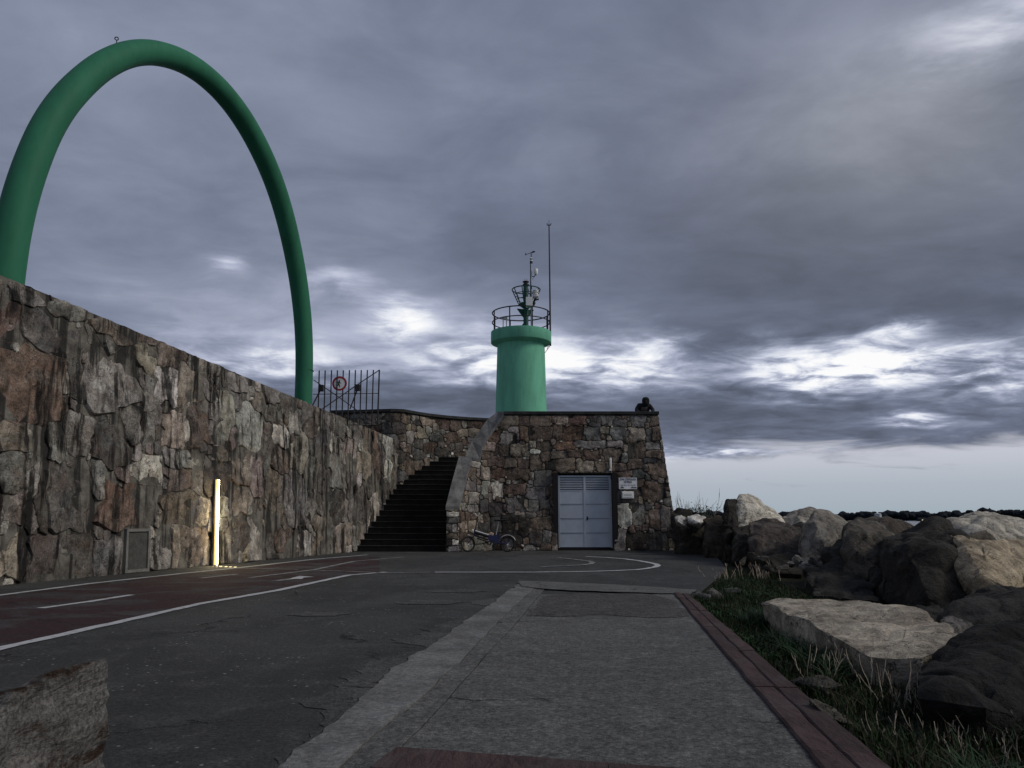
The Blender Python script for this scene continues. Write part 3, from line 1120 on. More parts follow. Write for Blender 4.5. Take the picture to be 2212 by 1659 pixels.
mb = MB()
ny, nx = 110, 70
for j in range(ny + 1):
    yy = -4 + (44) * j / ny
    e = float(kxo(yy)) if yy < 11 else float(np.interp(yy, [11, 16, 20, 25.4, 40], [2.62, 4.4, 5.3, 6.4, 7.5]))
    for i in range(nx + 1):
        f = i / nx
        xx = e - 0.10 + 18 * f ** 1.8
        mb.v.append((xx, yy, float(verge_z(xx, yy)) if f > 0 else -0.06))
for j in range(ny):
    for i in range(nx):
        a = j * (nx + 1) + i
        mb.f.append((a, a + 1, a + nx + 2, a + nx + 1))
tag(mb.build('verge', M_SOIL, None, True, False), kind='structure')
tag(MB().add([(-9000, -3000, -4.2), (9000, -3000, -4.2), (9000, 12000, -4.2), (-9000, 12000, -4.2)], [(0, 1, 2, 3)]).build('sea', M_WATER), kind='structure')

# upper walkway behind the left wall
mb = MB()
pA, pB = left_W(L_S0, 0, -0.7), left_W(L_S1 + 0.2, 0, -0.7)
zA, zB = 3.3, 2.65
for sx, zz in ((0, zA), (1, zB)):
    p = (pA, pB)[sx]
    mb.v += [(p.x, p.y, 0), (p.x, p.y, zz), (p.x - 9, p.y, zz), (p.x - 9, p.y, 0)]
mb.f += [(0, 1, 5, 4), (1, 2, 6, 5), (2, 3, 7, 6), (0, 3, 2, 1), (4, 5, 6, 7)]
tag(mb.build('walkway', M_DECK), kind='structure')

# ------------------------------------------------------------------ left rubble wall
wall = thing('stone_wall', 'long rubble stone wall with sloping top and dark water streaks beside the bike lane', 'wall')
LSEED = [
    (23, 697, 48, 84, 'rd'), (65, 834, 150, 150, 'ru'), (120, 722, 130, 75, 'dg'), (236, 821, 130, 150, 'g'), (248, 707, 90, 55, 'br'), (317, 732, 40, 40, 'rb'),
    (360, 762, 50, 50, 'br'), (317, 772, 45, 60, 'tn'), (409, 834, 55, 85, 'tn'), (360, 834, 50, 80, 'lg'), (484, 915, 32, 118, 'lg'), (538, 927, 62, 88, 'lg'),
    (429, 908, 45, 110, 'rb'), (372, 933, 45, 75, 'tn'), (317, 920, 35, 75, 'g'), (285, 915, 45, 85, 'g'), (236, 950, 78, 108, 'dg'), (169, 933, 60, 80, 'g'),
    (50, 945, 100, 65, 'tn'), (32, 1014, 64, 100, 'g'), (149, 1074, 110, 150, 'dg'), (92, 1081, 26, 150, 'bk'), (27, 1101, 54, 64, 'br'), (280, 1094, 124, 108, 'ru'),
    (268, 1022, 28, 30, 'pk'), (315, 1024, 60, 58, 'lg'), (387, 1037, 70, 60, 'rb'), (387, 1094, 78, 78, 'br'), (409, 994, 64, 42, 'g'), (463, 1032, 52, 90, 'bk'),
    (521, 1007, 42, 78, 'tn'), (516, 1076, 50, 55, 'pk'), (233, 1200, 68, 80, 'g'), (345, 1193, 55, 75, 'g'), (161, 1200, 68, 82, 'dg'), (94, 1200, 70, 100, 'dg'),
    (20, 1200, 60, 105, 'tn'), (409, 1180, 60, 70, 'br'), (479, 1180, 40, 75, 'tn'), (526, 1155, 45, 65, 'dg'), (553, 1029, 30, 105, 'pk'), (550, 1161, 44, 100, 'lg'),
    (586, 849, 40, 40, 'g'), (606, 942, 42, 38, 'lg'), (586, 894, 38, 40, 'dg'), (645, 984, 36, 78, 'tn'), (606, 995, 40, 50, 'rb'), (640, 1077, 46, 120, 'g'),
    (589, 1085, 34, 135, 'br'), (696, 965, 34, 80, 'bl'), (673, 925, 30, 36, 'br'), (727, 1015, 34, 85, 'g'), (755, 979, 28, 70, 'pk'), (786, 1001, 28, 56, 'tn'),
    (811, 1021, 20, 84, 'ru'), (808, 948, 14, 34, 'ru'), (718, 1097, 42, 82, 'bk'), (775, 1091, 30, 84, 'dg'), (657, 1175, 24, 50, 'lg'), (696, 1147, 45, 85, 'br'),
    (741, 1156, 31, 70, 'tn'), (614, 1170, 50, 56, 'rb'), (60, 640, 70, 40, 'g'), (150, 668, 80, 40, 'g'), (385, 760, 50, 40, 'br'), (450, 795, 50, 40, 'g'),
    (510, 824, 50, 40, 'g'), (700, 1035, 28, 60, 'dg'), (670, 1020, 30, 70, 'g'), (165, 830, 34, 100, 'dg')]
seeds = []
for u, v, ww, hh, c in LSEED:
    s, t = left_hit(u, v)
    s0, _ = left_hit(u - ww / 2, v)
    s1, _ = left_hit(u + ww / 2, v)
    _, tb = left_hit(u, v + hh / 2)
    _, tp = left_hit(u, v - hh / 2)
    seeds.append((s, t, s1 - s0, tp - tb, c))
HATCH = (left_hit(266, 1190), left_hit(318, 1190), left_hit(290, 1236), left_hit(290, 1142))
hs0, hs1, ht0, ht1 = HATCH[0][0], HATCH[1][0], HATCH[2][1], HATCH[3][1]
seam_s = left_hit(567, 1000)[0]


def left_in(s, t, core=False):
    if core:
        return True
    if hs0 - 0.03 < s < hs1 + 0.03 and ht0 - 0.03 < t < ht1 + 0.03:
        return False
    if abs(s - seam_s) < 0.018:
        return False
    return 0.0 < t < left_top(s) - 0.012


wall_core(wall, left_W, L_S0, L_S1, -0.2, left_in, lambda s: left_top(s) - 0.012, 0.62, M_MORTAR_L)
stones(wall, left_W, seeds, L_S0, L_S1, 0.0, left_top(L_S0) + 0.05, left_in, M_STONE_L, 21,
       [(1500, (.5, .9), (.7, 1.2), ['g', 'g', 'dg', 'br', 'lg', 'g']), (2500, (.3, .5), (.45, .9), ['g', 'g', 'dg', 'br', 'tn', 'lg', 'pk', 'g']), (1500, (.16, .28), (.2, .5), ['g', 'dg', 'br', 'lg', 'g']), (500, (.08, .14), (.08, .16), ['lg', 'g', 'tn'])],
       relief=0.042, proud=(0.010, 0.045), gap=0.008, warp=0.075, p=4.6, gain=1.08)

# hatch let into the wall foot, light strip
hatch = thing('utility_hatch', 'pale framed utility hatch set low in the rubble wall left of the lit strip', 'hatch', left_W((hs0 + hs1) / 2, ht0, 0.05))
MI = Matrix.Translation(-Vector(hatch.location))


def on_wall(s0, s1, t0, t1, d0, d1, mb):
    pts = [left_W(s, t, d) - Vector(hatch.location) for d in (d0, d1) for s, t in ((s0, t0), (s1, t0), (s1, t1), (s0, t1))]
    mb.add(pts, [(0, 3, 2, 1), (4, 5, 6, 7), (0, 1, 5, 4), (1, 2, 6, 5), (2, 3, 7, 6), (3, 0, 4, 7)])


fw = 0.055
mb = MB()
on_wall(hs0, hs0 + fw, ht0, ht1, -.05, .07, mb)
on_wall(hs1 - fw, hs1, ht0, ht1, -.05, .07, mb)
on_wall(hs0 + fw, hs1 - fw, ht0, ht0 + fw, -.05, .068, mb)
on_wall(hs0 + fw, hs1 - fw, ht1 - fw, ht1, -.05, .068, mb)
mb.build('hatch_frame', M_FRAME, hatch)
mb = MB()
on_wall(hs0 + fw, hs1 - fw, ht0 + fw, ht1 - fw, -.05, .035, mb)
mb.build('hatch_panel', M_HATCH, hatch)

ls0, lt0 = left_hit(454, 1221)
ls1, lt1 = left_hit(453, 1037)
lt0 = max(lt0, 0.0)
lbase = left_W(ls0, 0, 0.0)
lamp = thing('light_strip', 'tall lit warm white light strip standing at the foot of the rubble wall', 'lamp', lbase)
lv = lambda s, t, d: left_W(s, t, d) - lbase
mb = MB()
mb.tube([lv(ls0, 0.0, .10), lv(ls0, lt1 + .02, .10)], 0.034, 8)
mb.build('lamp_channel', M_GALV, lamp)
mb = MB()
mb.tube([lv(ls0 + .0, 0.02, .163), lv(ls0, lt1, .163)], [0.021, 0.021], 10)
mb.build('lamp_tube', M_LED, lamp, True)
mb = MB()
mb.tube([lv(ls0, 0.015, .128), lv(ls0, lt1 + .012, .128)], 0.037, 12)
mb.build('bloom_sleeve', M_BLOOM, lamp, True)  # added glowing sleeve standing in for bloom, not a part of the lamp
gs = thing('ground_spill_dots', 'row of small glowing dots added for the light spilt on the ground beside the tall light strip', 'lamp', (lbase.x, lbase.y, 0))
a_, b_ = G(466, 1224.5) - Vector((lbase.x, lbase.y, 0)), G(512, 1226.5) - Vector((lbase.x, lbase.y, 0))
mb = MB()
mb.tube([a_ + Vector((0, 0, .004)), b_ + Vector((0, 0, .004))], 0.012, 6)
mb.build('spill_dot_rail', M_GALV, gs)  # thin rod added to join the spill dots
for k in (0.25, 0.5, 0.7, 0.92):
    c = a_.lerp(b_, k)
    mb = MB()
    mb.lathe([(0.035, 0.0), (0.035, .012), (.02, .018)], (c.x, c.y, 0.004), 10)
    mb.build('lens', M_SPILLDOT, gs)  # glowing dots stand in for spots of spilt lamp light, not real lenses

# ------------------------------------------------------------------ curved wall behind the stairs
CPL = [(-6.7, 28.05), (-5.4, 27.85), (-4.35, 27.62), (-4.0, 27.72), (-3.62, 28.35), (-3.2, 28.9), (-2.6, 29.45), (-1.9, 29.9), (-1.0, 30.3), (0.6, 30.6)]
cpl = [Vector(p) for p in CPL]
clen = [0.0]
for a, b in zip(cpl[:-1], cpl[1:]):
    clen.append(clen[-1] + (b - a).length)


def curve_at(s):
    s = min(max(s, 0), clen[-1])
    for i in range(len(cpl) - 1):
        if s <= clen[i + 1] or i == len(cpl) - 2:
            f = (s - clen[i]) / (clen[i + 1] - clen[i])
            p = cpl[i].lerp(cpl[i + 1], f)
            t0 = (cpl[i + 1] - cpl[max(i - 0, 0)]).normalized()
            ta = (cpl[i + 1] - cpl[i - 1]).normalized() if i > 0 else t0
            tb = (cpl[min(i + 2, len(cpl) - 1)] - cpl[i]).normalized()
            t = ta.lerp(tb, f).normalized()
            return p, Vector((t.y, -t.x))


def curve_W(s, t, d):
    p, n = curve_at(s)
    c = p + n * d
    return Vector((c.x, c.y, t))


CTOP = 4.86
cw = thing('curved_wall', 'curved rubble wall with thin dark coping sweeping round behind the dark stairs', 'wall')
wall_core(cw, curve_W, 0, clen[-1], 0.0, lambda s, t, c=False: True, lambda s: CTOP, 0.45, M_MORTAR)
stones(cw, curve_W, [], 0.0, clen[-1], 1.2, CTOP, lambda s, t: t < CTOP - 0.03, M_STONE_F, 33,
       [(1200, (.4, .8), (.3, .5), ['br', 'g', 'rb', 'bl', 'br', 'dg', 'tn']), (2500, (.2, .4), (.18, .35), ['br', 'g', 'rb', 'dg', 'tn']), (1500, (.1, .18), (.08, .15), ['lg', 'tn', 'g'])],
       relief=0.04, proud=(0.02, 0.05), gap=0.012, warp=0.045, p=5, gain=0.95)


def coping(name, mat, pts_in, parent, w0, w1, z0, z1):
    """flat coping along plan points with normal offset: pts_in list of (s) sampled on curve_W"""
    mb = MB()
    for s in pts_in:
        for d in (w0, w1):
            for z in (z0, z1):
                mb.v.append(tuple(curve_W(s, z, d)))
    for i in range(len(pts_in) - 1):
        a, b = i * 4, i * 4 + 4
        mb.f += [(a, b, b + 1, a + 1), (a + 1, b + 1, b + 3, a + 3), (a + 3, b + 3, b + 2, a + 2), (a + 2, b + 2, b, a)]
    mb.f += [(0, 1, 3, 2), (len(mb.v) - 4, len(mb.v) - 2, len(mb.v) - 1, len(mb.v) - 3)]
    return mb.build(name, mat, parent)


coping('coping', M_COPING_D, [clen[-1] * i / 40 for i in range(41)], cw, 0.10, -0.52, CTOP, CTOP + 0.10)

# ------------------------------------------------------------------ stone building with the door, parapet and coping
FPL = [(-1.64, 24.10), (-1.57, 24.50), (-1.38, 24.82), (-1.08, 25.03), (-0.65, 25.10), (5.40, 25.10)]
fx = [p[0] for p in FPL]
fy = [p[1] for p in FPL]
fl = [0.0]
for a, b in zip(FPL[:-1], FPL[1:]):
    fl.append(fl[-1] + math.hypot(b[0] - a[0], b[1] - a[1]))
FB = 0.105


def fbat(x):
    return FB * min(1.0, max(0.15, (x + 1.7) / 1.0))


def fac_plan(s):
    x, yv = float(np.interp(s, fl, fx)), float(np.interp(s, fl, fy))
    e = 0.12
    xa, ya = float(np.interp(s - e, fl, fx)), float(np.interp(s - e, fl, fy))
    xb, yb = float(np.interp(s + e, fl, fx)), float(np.interp(s + e, fl, fy))
    t = Vector((xb - xa, yb - ya)).normalized()
    return Vector((x, yv)), Vector((t.y, -t.x))


def fac_W(s, t, d):
    p, n = fac_plan(s)
    return Vector((p.x + n.x * d, p.y + n.y * d + fbat(p.x) * t, t))


def fac_hit(u, v):
    best = None
    d = ray(u, v)
    for k in range(420):
        Y = 23.5 + k * 0.008
        p = Vector((0, 0, H)) + d * (Y / d.y)
        f = float(np.interp(p.x, fx, fy)) + fbat(p.x) * p.z - Y
        if f <= 0:
            return p
    return p


# coping edge points (right and left)
CR = [fac_hit(*p) for p in ((991, 1095), (1004, 1042), (1018, 989))]
CL = [P(964, 1095, 24.08), P(978, 1040, 24.5), P(993, 986, 25.0)]
DR = [fac_hit(*p) for p in ((1036, 993), (1041, 966), (1055, 942), (1071, 918), (1089, 892))]
DL = [P(1006, 986, 25.15), P(1020, 955, 25.4), (P(1036, 932, 25.55)), P(1053, 908, 25.75), P(1077, 889, 25.95)]
ftop_x = [-1.70] + [p.x for p in CR] + [p.x for p in DR] + [5.5]
ztop = P(1260, 893.5, 25.55).z
ftop_z = [CR[0].z] + [p.z for p in CR] + [p.z for p in DR] + [ztop]
ftop_z = [min(z, ztop) for z in ftop_z]


def fac_top(s):
    x = float(np.interp(s, fl, fx))
    return float(np.interp(x, ftop_x, ftop_z))


dTL, dBR = fac_hit(1203, 1023), fac_hit(1323, 1185)
DX0, DX1, DZ1 = fac_hit(1203.5, 1100).x, fac_hit(1323, 1100).x, dTL.z
S_OF = lambda x: float(np.interp(x, fx, fl))
s_d0, s_d1 = S_OF(DX0), S_OF(DX1)


def fac_in(s, t, core=False):
    m = 0.0 if core else 0.01
    if s_d0 - m < s < s_d1 + m and t < DZ1 + m:
        return False
    x = float(np.interp(s, fl, fx))
    if x > 5.40 - 0.10 * t:
        return False
    if core:
        return True
    return 0.0 < t < fac_top(s) - 0.08


bld = thing('stone_building', 'low building of brown squared rubble with a blue grey double door and flat roof terrace', 'building')
# core with exact door edges: split in three columns sets
mb_parts = MB()
for sa, sb, t0 in ((0.0, s_d0, 0.0), (s_d0, s_d1, DZ1), (s_d1, fl[-1], 0.0)):
    sub = MB()
    ns = max(2, int((sb - sa) / 0.12))
    nk = 26
    for i in range(ns + 1):
        s = sa + (sb - sa) * i / ns
        for k in range(nk + 1):
            t = t0 + (fac_top(s) - 0.05 - t0) * k / nk
            pt = fac_W(s, t, 0.012 * fbm((s * 3, t * 3, 7.7), 3))
            if sb == fl[-1]:
                pt.x -= 0.105 * t * (i / ns) ** 2
            sub.v.append(tuple(pt))
    for i in range(ns):
        for k in range(nk):
            a = i * (nk + 1) + k
            sub.f.append((a, a + nk + 1, a + nk + 2, a + 1))
    mb_parts.add(sub.v, sub.f)
mb_parts.build('mortar', M_MORTAR, bld, False, False)
# solid body behind the face
mb = MB()
body = [(-0.75, 25.75), (4.75, 25.75), (4.75, 37.0), (-0.75, 37.0)]
mb.box(DX1 + .02, 4.86, 25.62, 37.0, 0, 3.4)
mb.box(-0.95, DX0 - .02, 25.62, 37.0, 0, 3.4)
mb.box(DX0 - .02, DX1 + .02, 25.62, 37, 0, 3.399)
mb.build('body', M_MORTAR, bld)
mb = MB()                                # right flank, battered, and parapet backs
mb.add([(5.38, 25.12, 0), (5.38, 37, 0), (4.93, 37, ztop), (4.93, 25.56, ztop), (4.5, 25.56, ztop), (4.5, 37, ztop), (4.5, 37, 0), (4.5, 25.5, 0)],
       [(0, 1, 2, 3), (3, 2, 5, 4), (4, 5, 6, 7), (1, 6, 5, 2), (0, 3, 4, 7)])
mb.box(-0.35, 4.5, 25.58, 25.98, 3.4, ztop - 0.002)
mb.build('parapet_back', M_MORTAR, bld)

FSEED = [(640, 330, 170, 110, 'br'), (770, 330, 90, 110, 'rb'), (900, 340, 180, 110, 'br'), (1070, 320, 90, 80, 'tn'), (1220, 330, 130, 80, 'rd'), (1360, 350, 100, 80, 'bl'),
         (1460, 330, 100, 70, 'g'), (1560, 350, 130, 70, 'g'), (1710, 345, 130, 80, 'bl'), (1850, 330, 90, 100, 'br'), (520, 460, 100, 90, 'ru'), (640, 480, 150, 90, 'g'), (760, 430, 80, 150, 'ru'),
         (900, 430, 220, 120, 'rb'), (1040, 420, 80, 110, 'br'), (1170, 435, 170, 110, 'ru'), (1330, 430, 140, 110, 'bl'), (1430, 410, 80, 70, 'tn'), (1550, 440, 140, 110, 'bl'),
         (1700, 440, 140, 110, 'tn'), (1800, 440, 50, 110, 'dg'), (1860, 430, 70, 110, 'br'), (480, 545, 90, 80, 'pk'), (590, 580, 110, 90, 'br'), (730, 570, 150, 110, 'tn'), (835, 535, 60, 60, 'tn'),
         (930, 540, 130, 70, 'br'), (1100, 535, 170, 60, 'ru'), (1320, 530, 240, 60, 'g'), (1520, 525, 140, 55, 'g'), (1690, 575, 170, 130, 'br'), (1840, 540, 130, 60, 'g'),
         (460, 620, 100, 60, 'rb'), (855, 588, 80, 36, 'lg'), (940, 630, 80, 80, 'br'), (1050, 615, 140, 55, 'br'), (1190, 605, 130, 55, 'rb'), (1335, 615, 130, 80, 'rb'), (1500, 620, 170, 110, 'br'),
         (1690, 690, 140, 80, 'br'), (1830, 610, 140, 60, 'br'), (1800, 665, 110, 40, 'bl'), (540, 670, 140, 80, 'rb'), (650, 680, 110, 90, 'br'), (760, 700, 100, 100, 'br'), (870, 690, 100, 120, 'br'),
         (985, 700, 90, 80, 'bk'), (1110, 700, 150, 100, 'br'), (1270, 700, 150, 90, 'tn'), (1410, 710, 120, 80, 'br'), (1550, 720, 130, 70, 'br'), (1860, 745, 150, 140, 'rb'),
         (450, 770, 80, 110, 'tn'), (550, 770, 110, 90, 'ru'), (710, 770, 220, 110, 'rb'), (920, 800, 170, 140, 'g'), (1575, 790, 130, 90, 'rb'), (1720, 780, 100, 90, 'bl'), (1850, 910, 220, 150, 'rb'),
         (440, 900, 70, 130, 'g'), (545, 900, 90, 140, 'lg'), (690, 900, 180, 100, 'rb'), (870, 930, 170, 110, 'bl'), (1005, 960, 50, 130, 'br'), (1540, 900, 70, 90, 'bl'), (1640, 990, 130, 50, 'dg'),
         (430, 1040, 70, 110, 'dg'), (540, 1060, 120, 110, 'dg'), (690, 1030, 180, 120, 'g'), (840, 1040, 90, 110, 'g'), (940, 1030, 80, 80, 'g'), (1010, 1090, 45, 60, 'br'),
         (920, 1180, 190, 110, 'br'), (640, 1190, 130, 150, 'bk'), (760, 1200, 90, 170, 'bk'), (1580, 1110, 150, 190, 'lg'), (1720, 1110, 110, 190, 'g'), (1850, 1150, 90, 180, 'br'), (1945, 1130, 90, 210, 'g'),
         (860, 1310, 110, 130, 'dg'), (960, 1300, 80, 110, 'g'), (1010, 1310, 40, 130, 'br'), (1560, 1310, 100, 150, 'g'), (1690, 1330, 150, 140, 'bk'), (1870, 1330, 200, 150, 'dg'),
         (540, 1200, 90, 130, 'dg'), (560, 1330, 110, 120, 'bk'), (690, 1330, 130, 120, 'bk'), (1800, 800, 50, 60, 'dg')]
fseeds = []
for x_, y_, ww, hh, c in FSEED:
    f = lambda xx, yy: (932.6 + .2603 * xx, 822.9 + .2603 * yy)
    p0 = fac_hit(*f(x_, y_))
    pl2, pr2 = fac_hit(*f(x_ - ww / 2, y_)), fac_hit(*f(x_ + ww / 2, y_))
    pt2, pb2 = fac_hit(*f(x_, y_ - hh / 2)), fac_hit(*f(x_, y_ + hh / 2))
    fseeds.append((S_OF(p0.x), p0.z, max(.08, S_OF(pr2.x) - S_OF(pl2.x)), max(.08, pt2.z - pb2.z), c))
stones(bld, fac_W, fseeds, 0.0, fl[-1] + 0.02, 0.0, ztop, fac_in, M_STONE_F, 44,
       [(1500, (.22, .5), (.2, .36), ['br', 'g', 'rb', 'dg', 'tn']), (2500, (.12, .22), (.12, .3), ['br', 'g', 'rb', 'tn', 'pk']), (700, (.06, .12), (.05, .1), ['lg', 'tn', 'g'])],
       relief=0.04, proud=(0.02, 0.055), gap=0.010, res=0.02, warp=0.024, p=7.5, gain=1.1, nang=44)

# stair parapet: pillar front and inner side
PX0, PX1, PZ = CL[0].x, FPL[0][0], CR[0].z - 0.06


def pil_W(s, t, d):
    return Vector((PX0 + s, 24.10 - d, t))


pw = PX1 - PX0
mb = MB()
# parapet solid from pillar back, following the copings
for (R_, L2) in ((CR, CL), (DR, DL)):
    for i in range(len(R_) - 1):
        a, b, c, d = R_[i], R_[i + 1], L2[i + 1], L2[i]
        dn = 0.06
        vs_ = [(a.x - .01, a.y + .02, 0), (b.x - .01, b.y + .02, 0), (c.x + .02, c.y, 0), (d.x + .02, d.y, 0),
               (a.x - .01, a.y + .02, a.z - dn), (b.x - .01, b.y + .02, b.z - dn), (c.x + .02, c.y, c.z - dn), (d.x + .02, d.y, d.z - dn)]
        mb.add(vs_, [(0, 3, 2, 1), (4, 5, 6, 7), (0, 1, 5, 4), (1, 2, 6, 5), (2, 3, 7, 6), (3, 0, 4, 7)])
mb.build('stair_parapet', M_MORTAR, bld)
stones(bld, pil_W, [(pw * .5, 1.16, pw * 1.0, .17, 'lg'), (pw * .62, .70, .22, .26, 'lg'), (pw * .3, .72, .16, .3, 'dg'), (pw * .68, .27, .26, .16, 'lg'), (pw * .22, .28, .2, .2, 'bk'), (pw * .5, .96, .4, .18, 'dg'), (pw * .45, .47, .42, .18, 'br'), (pw * .55, .09, .42, .15, 'g')],
       0.0, pw, 0.0, PZ, lambda s, t: t < PZ - 0.02, M_STONE_F, 55, [(600, (.08, .16), (.08, .14), ['dg', 'br', 'tn'])], relief=0.04, proud=(0.02, 0.05), gap=0.012, res=0.012, warp=0.03, gain=1.5)


def slab_strip(R_, L2, th, ov, name, mat):
    mb = MB()
    for a, d in zip(R_, L2):
        o = (a - d).normalized() * ov
        a2, d2 = a + o, d - o
        f = Vector((0, -0.03, 0))
        mb.v += [tuple(a2 + f + Vector((0, 0, .02))), tuple(d2 + f + Vector((0, 0, .02))), tuple(a2 + f - Vector((0, 0, th))), tuple(d2 + f - Vector((0, 0, th)))]
    for i in range(len(R_) - 1):
        a, b = i * 4, i * 4 + 4
        mb.f += [(a, b, b + 1, a + 1), (a + 2, a + 3, b + 3, b + 2), (a, a + 2, b + 2, b), (a + 1, b + 1, b + 3, a + 3)]
    n = len(mb.v)
    mb.f += [(0, 1, 3, 2), (n - 4, n - 2, n - 1, n - 3)]
    ob = mb.build(name, mat, bld)
    bev = ob.modifiers.new('soft_edge', 'BEVEL')
    bev.width = 0.015
    bev.segments = 2
    return ob


slab_strip(CR, CL, 0.11, 0.025, 'coping', M_COPING)
slab_strip(DR, DL, 0.11, 0.02, 'coping', M_COPING)
mb = MB()
mb.bevbox(DR[-1].x - .02, 4.97, 25.50, 26.05, ztop - 0.03, ztop + 0.075, 0.012)
mb.build('coping', M_COPING_D, bld)

# door
YD = 25.40
dl, dr_ = P(1205, 1100, YD).x, P(1321.5, 1100, YD).x
dz0, dz1 = P(1260, 1183.5, YD).z, P(1260, 1024, YD).z
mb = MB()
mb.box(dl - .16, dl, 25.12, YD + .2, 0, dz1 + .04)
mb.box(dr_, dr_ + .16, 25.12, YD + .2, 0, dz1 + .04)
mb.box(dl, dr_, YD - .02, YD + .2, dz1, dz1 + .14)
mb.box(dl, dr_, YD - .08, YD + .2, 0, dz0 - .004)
mb.build('door_reveal', M_RECESS_SHADE, bld)
door = MB()
fwd = 0.045
door.box(dl + .003, dl + fwd, YD - .012, YD + .05, dz0, dz1 - .05)
door.box(dr_ - fwd, dr_ - .003, YD - .012, YD + .05, dz0, dz1 - .05)
door.box(dl + fwd, dr_ - fwd, YD - .012, YD + .05, dz1 - .05 - fwd, dz1 - .05)
dframe = door.build('door_frame', M_DOOR, bld)
dm = (dl + dr_) / 2 + 0.0
zl = P(1260, 1058, YD).z            # bottom of the louvres
for k, (a, b) in enumerate(((dl + fwd + .004, dm - .006), (dm + .006, dr_ - fwd - .004))):
    mb = MB()
    mb.box(a, b, YD + .004, YD + .04, dz0 + .02, zl)
    leaf = mb.build('door_leaf', M_DOOR, bld)
    hgt = zl - dz0 - .02
    for i in range(5):
        zz = dz0 + .02 + hgt * i / 4
        mb = MB()
        zz = min(max(zz, dz0 + .035), zl - .014)
        mb.box(a + .002, b - .002, YD - .010, YD + .003, zz - .012, zz + .012)
        mb.build('rib', M_DOOR_E if 0 < i < 4 else M_DOOR, leaf)
    mb = MB()
    for xx in (a, b - .03):
        mb.box(xx, xx + .03, YD - .011, YD + .003, dz0 + .02, dz1 - .1)
    mb.build('stile', M_DOOR, leaf)
    ztop_l = dz1 - .1
    mb = MB()
    mb.box(a + .004, b - .004, YD + .05, YD + .06, zl, ztop_l)
    mb.build('louvre_gap_shade', M_RECESS_SHADE, leaf)  # black sheet added so the gaps between slats read as shade
    n = 7
    for i in range(n):
        z_ = zl + .016 + (ztop_l - zl - .03) * (i + .35) / n
        hh = (ztop_l - zl) / n
        mb = MB()
        mb.add([(a + .03, YD - .010, z_), (b - .03, YD - .010, z_), (b - .03, YD + .03, z_ + hh * .55), (a + .03, YD + .03, z_ + hh * .55),
                (a + .03, YD - .004, z_ - .006), (b - .03, YD - .004, z_ - .006), (b - .03, YD + .036, z_ + hh * .55 - .006), (a + .03, YD + .036, z_ + hh * .55 - .006)],
               [(0, 1, 2, 3), (4, 7, 6, 5), (0, 4, 5, 1), (2, 6, 7, 3)])
        mb.build('louvre_slat', M_DOOR, leaf)
    if k == 1:
        mb = MB()
        hz = dz0 + .02 + hgt * .5
        mb.box(a + .05, a + .09, YD - .02, YD + .0, hz - .06, hz + .06)
        mb.tube([(a + .07, YD - .02, hz), (a + .07, YD - .05, hz), (a + .14, YD - .05, hz)], .01, 6)
        mb.build('handle', M_BLACK, leaf)
mb = MB()
mb.box(dm - .02, dm + .02, YD - .014, YD + .003, dz0 + .02, dz1 - .1)
mb.build('cover_strip', M_DOOR, bld)

# plates on the facade
def fac_frame(u, v):
    p = fac_hit(u, v)
    return p


def plate(u0, v0, u1, v1, off, th):
    p = fac_hit((u0 + u1) / 2, (v0 + v1) / 2)
    Yp = p.y - off
    a, b = P(u0, v1, Yp), P(u1, v0, Yp)
    return a.x, b.x, Yp, a.z, b.z


def text_mesh(txt, size, mat, name, parent, loc, bold=0.0, width=None):
    cu = bpy.data.curves.new(name, 'FONT')
    cu.body = txt
    cu.size = size
    cu.align_x = 'CENTER'
    cu.extrude = 0.0015
    cu.offset = bold
    tmp = bpy.data.objects.new(name, cu)
    COL.objects.link(tmp)
    dg = bpy.context.evaluated_depsgraph_get()
    me = bpy.data.meshes.new_from_object(tmp.evaluated_get(dg))
    bpy.data.objects.remove(tmp)
    me.materials.clear()
    me.materials.append(mat)
    xs = [vv.co.x for vv in me.vertices]
    k = (width / (max(xs) - min(xs))) if width else 1.0
    for vv in me.vertices:
        vv.co = Vector((vv.co.x * k, -vv.co.z, vv.co.y))
    ob = bpy.data.objects.new(name, me)
    ob.location = loc
    link(ob, parent)
    return ob


x0, x1, yp, z0, z1 = plate(1337, 1032, 1375.5, 1056.5, 0.10, .02)
sg = thing('warning_sign', 'white rectangular fishing zone notice on the stone beside the door', 'sign', ((x0 + x1) / 2, yp, z0))
wS, hS = x1 - x0, z1 - z0
mb = MB()
mb.bevbox(-wS / 2, wS / 2, 0.0, .02, 0, hS, .004)
mb.build('sign_plate', M_PLATE, sg)
mb = MB()
for sx in (-1, 1):
    mb.box(sx * wS * .3 - .015, sx * wS * .3 + .015, .02, .14, hS * .4, hS * .6)
mb.build('bracket', M_BLACK, sg)
text_mesh('ZONA CONTROLADA', .10, M_INK, 'lettering', sg, (0, -.002, hS * .77), .0022, wS * .90)
text_mesh('DE PESCA', .10, M_INK, 'lettering', sg, (0, -.002, hS * .53), .0022, wS * .44)
text_mesh('Tel. 24 h.: 981 214 600', .05, M_INK2, 'lettering', sg, (0.01, -.002, hS * .30), .0012, wS * .82)
for cx_, s_ in ((-.32, .055), (.25, .05), (.40, .045)):
    mb = MB()
    pts = [(cx_ * wS + s_ * math.cos(t) * 1.1, -.003, hS * .07 + s_ * abs(math.sin(t)) * 1.1) for t in [k * math.pi / 8 for k in range(9)]]
    mb.prism(pts, (0, .004, 0))
    mb.build('emblem', M_INK2, sg)
x0, x1, yp, z0, z1 = plate(1343.5, 1061.5, 1369, 1077, 0.13, .1)
bx_ = thing('wall_box', 'small white plastic box on the stone below the fishing notice', 'box', ((x0 + x1) / 2, yp, z0))
wB, hB = x1 - x0, z1 - z0
mb = MB()
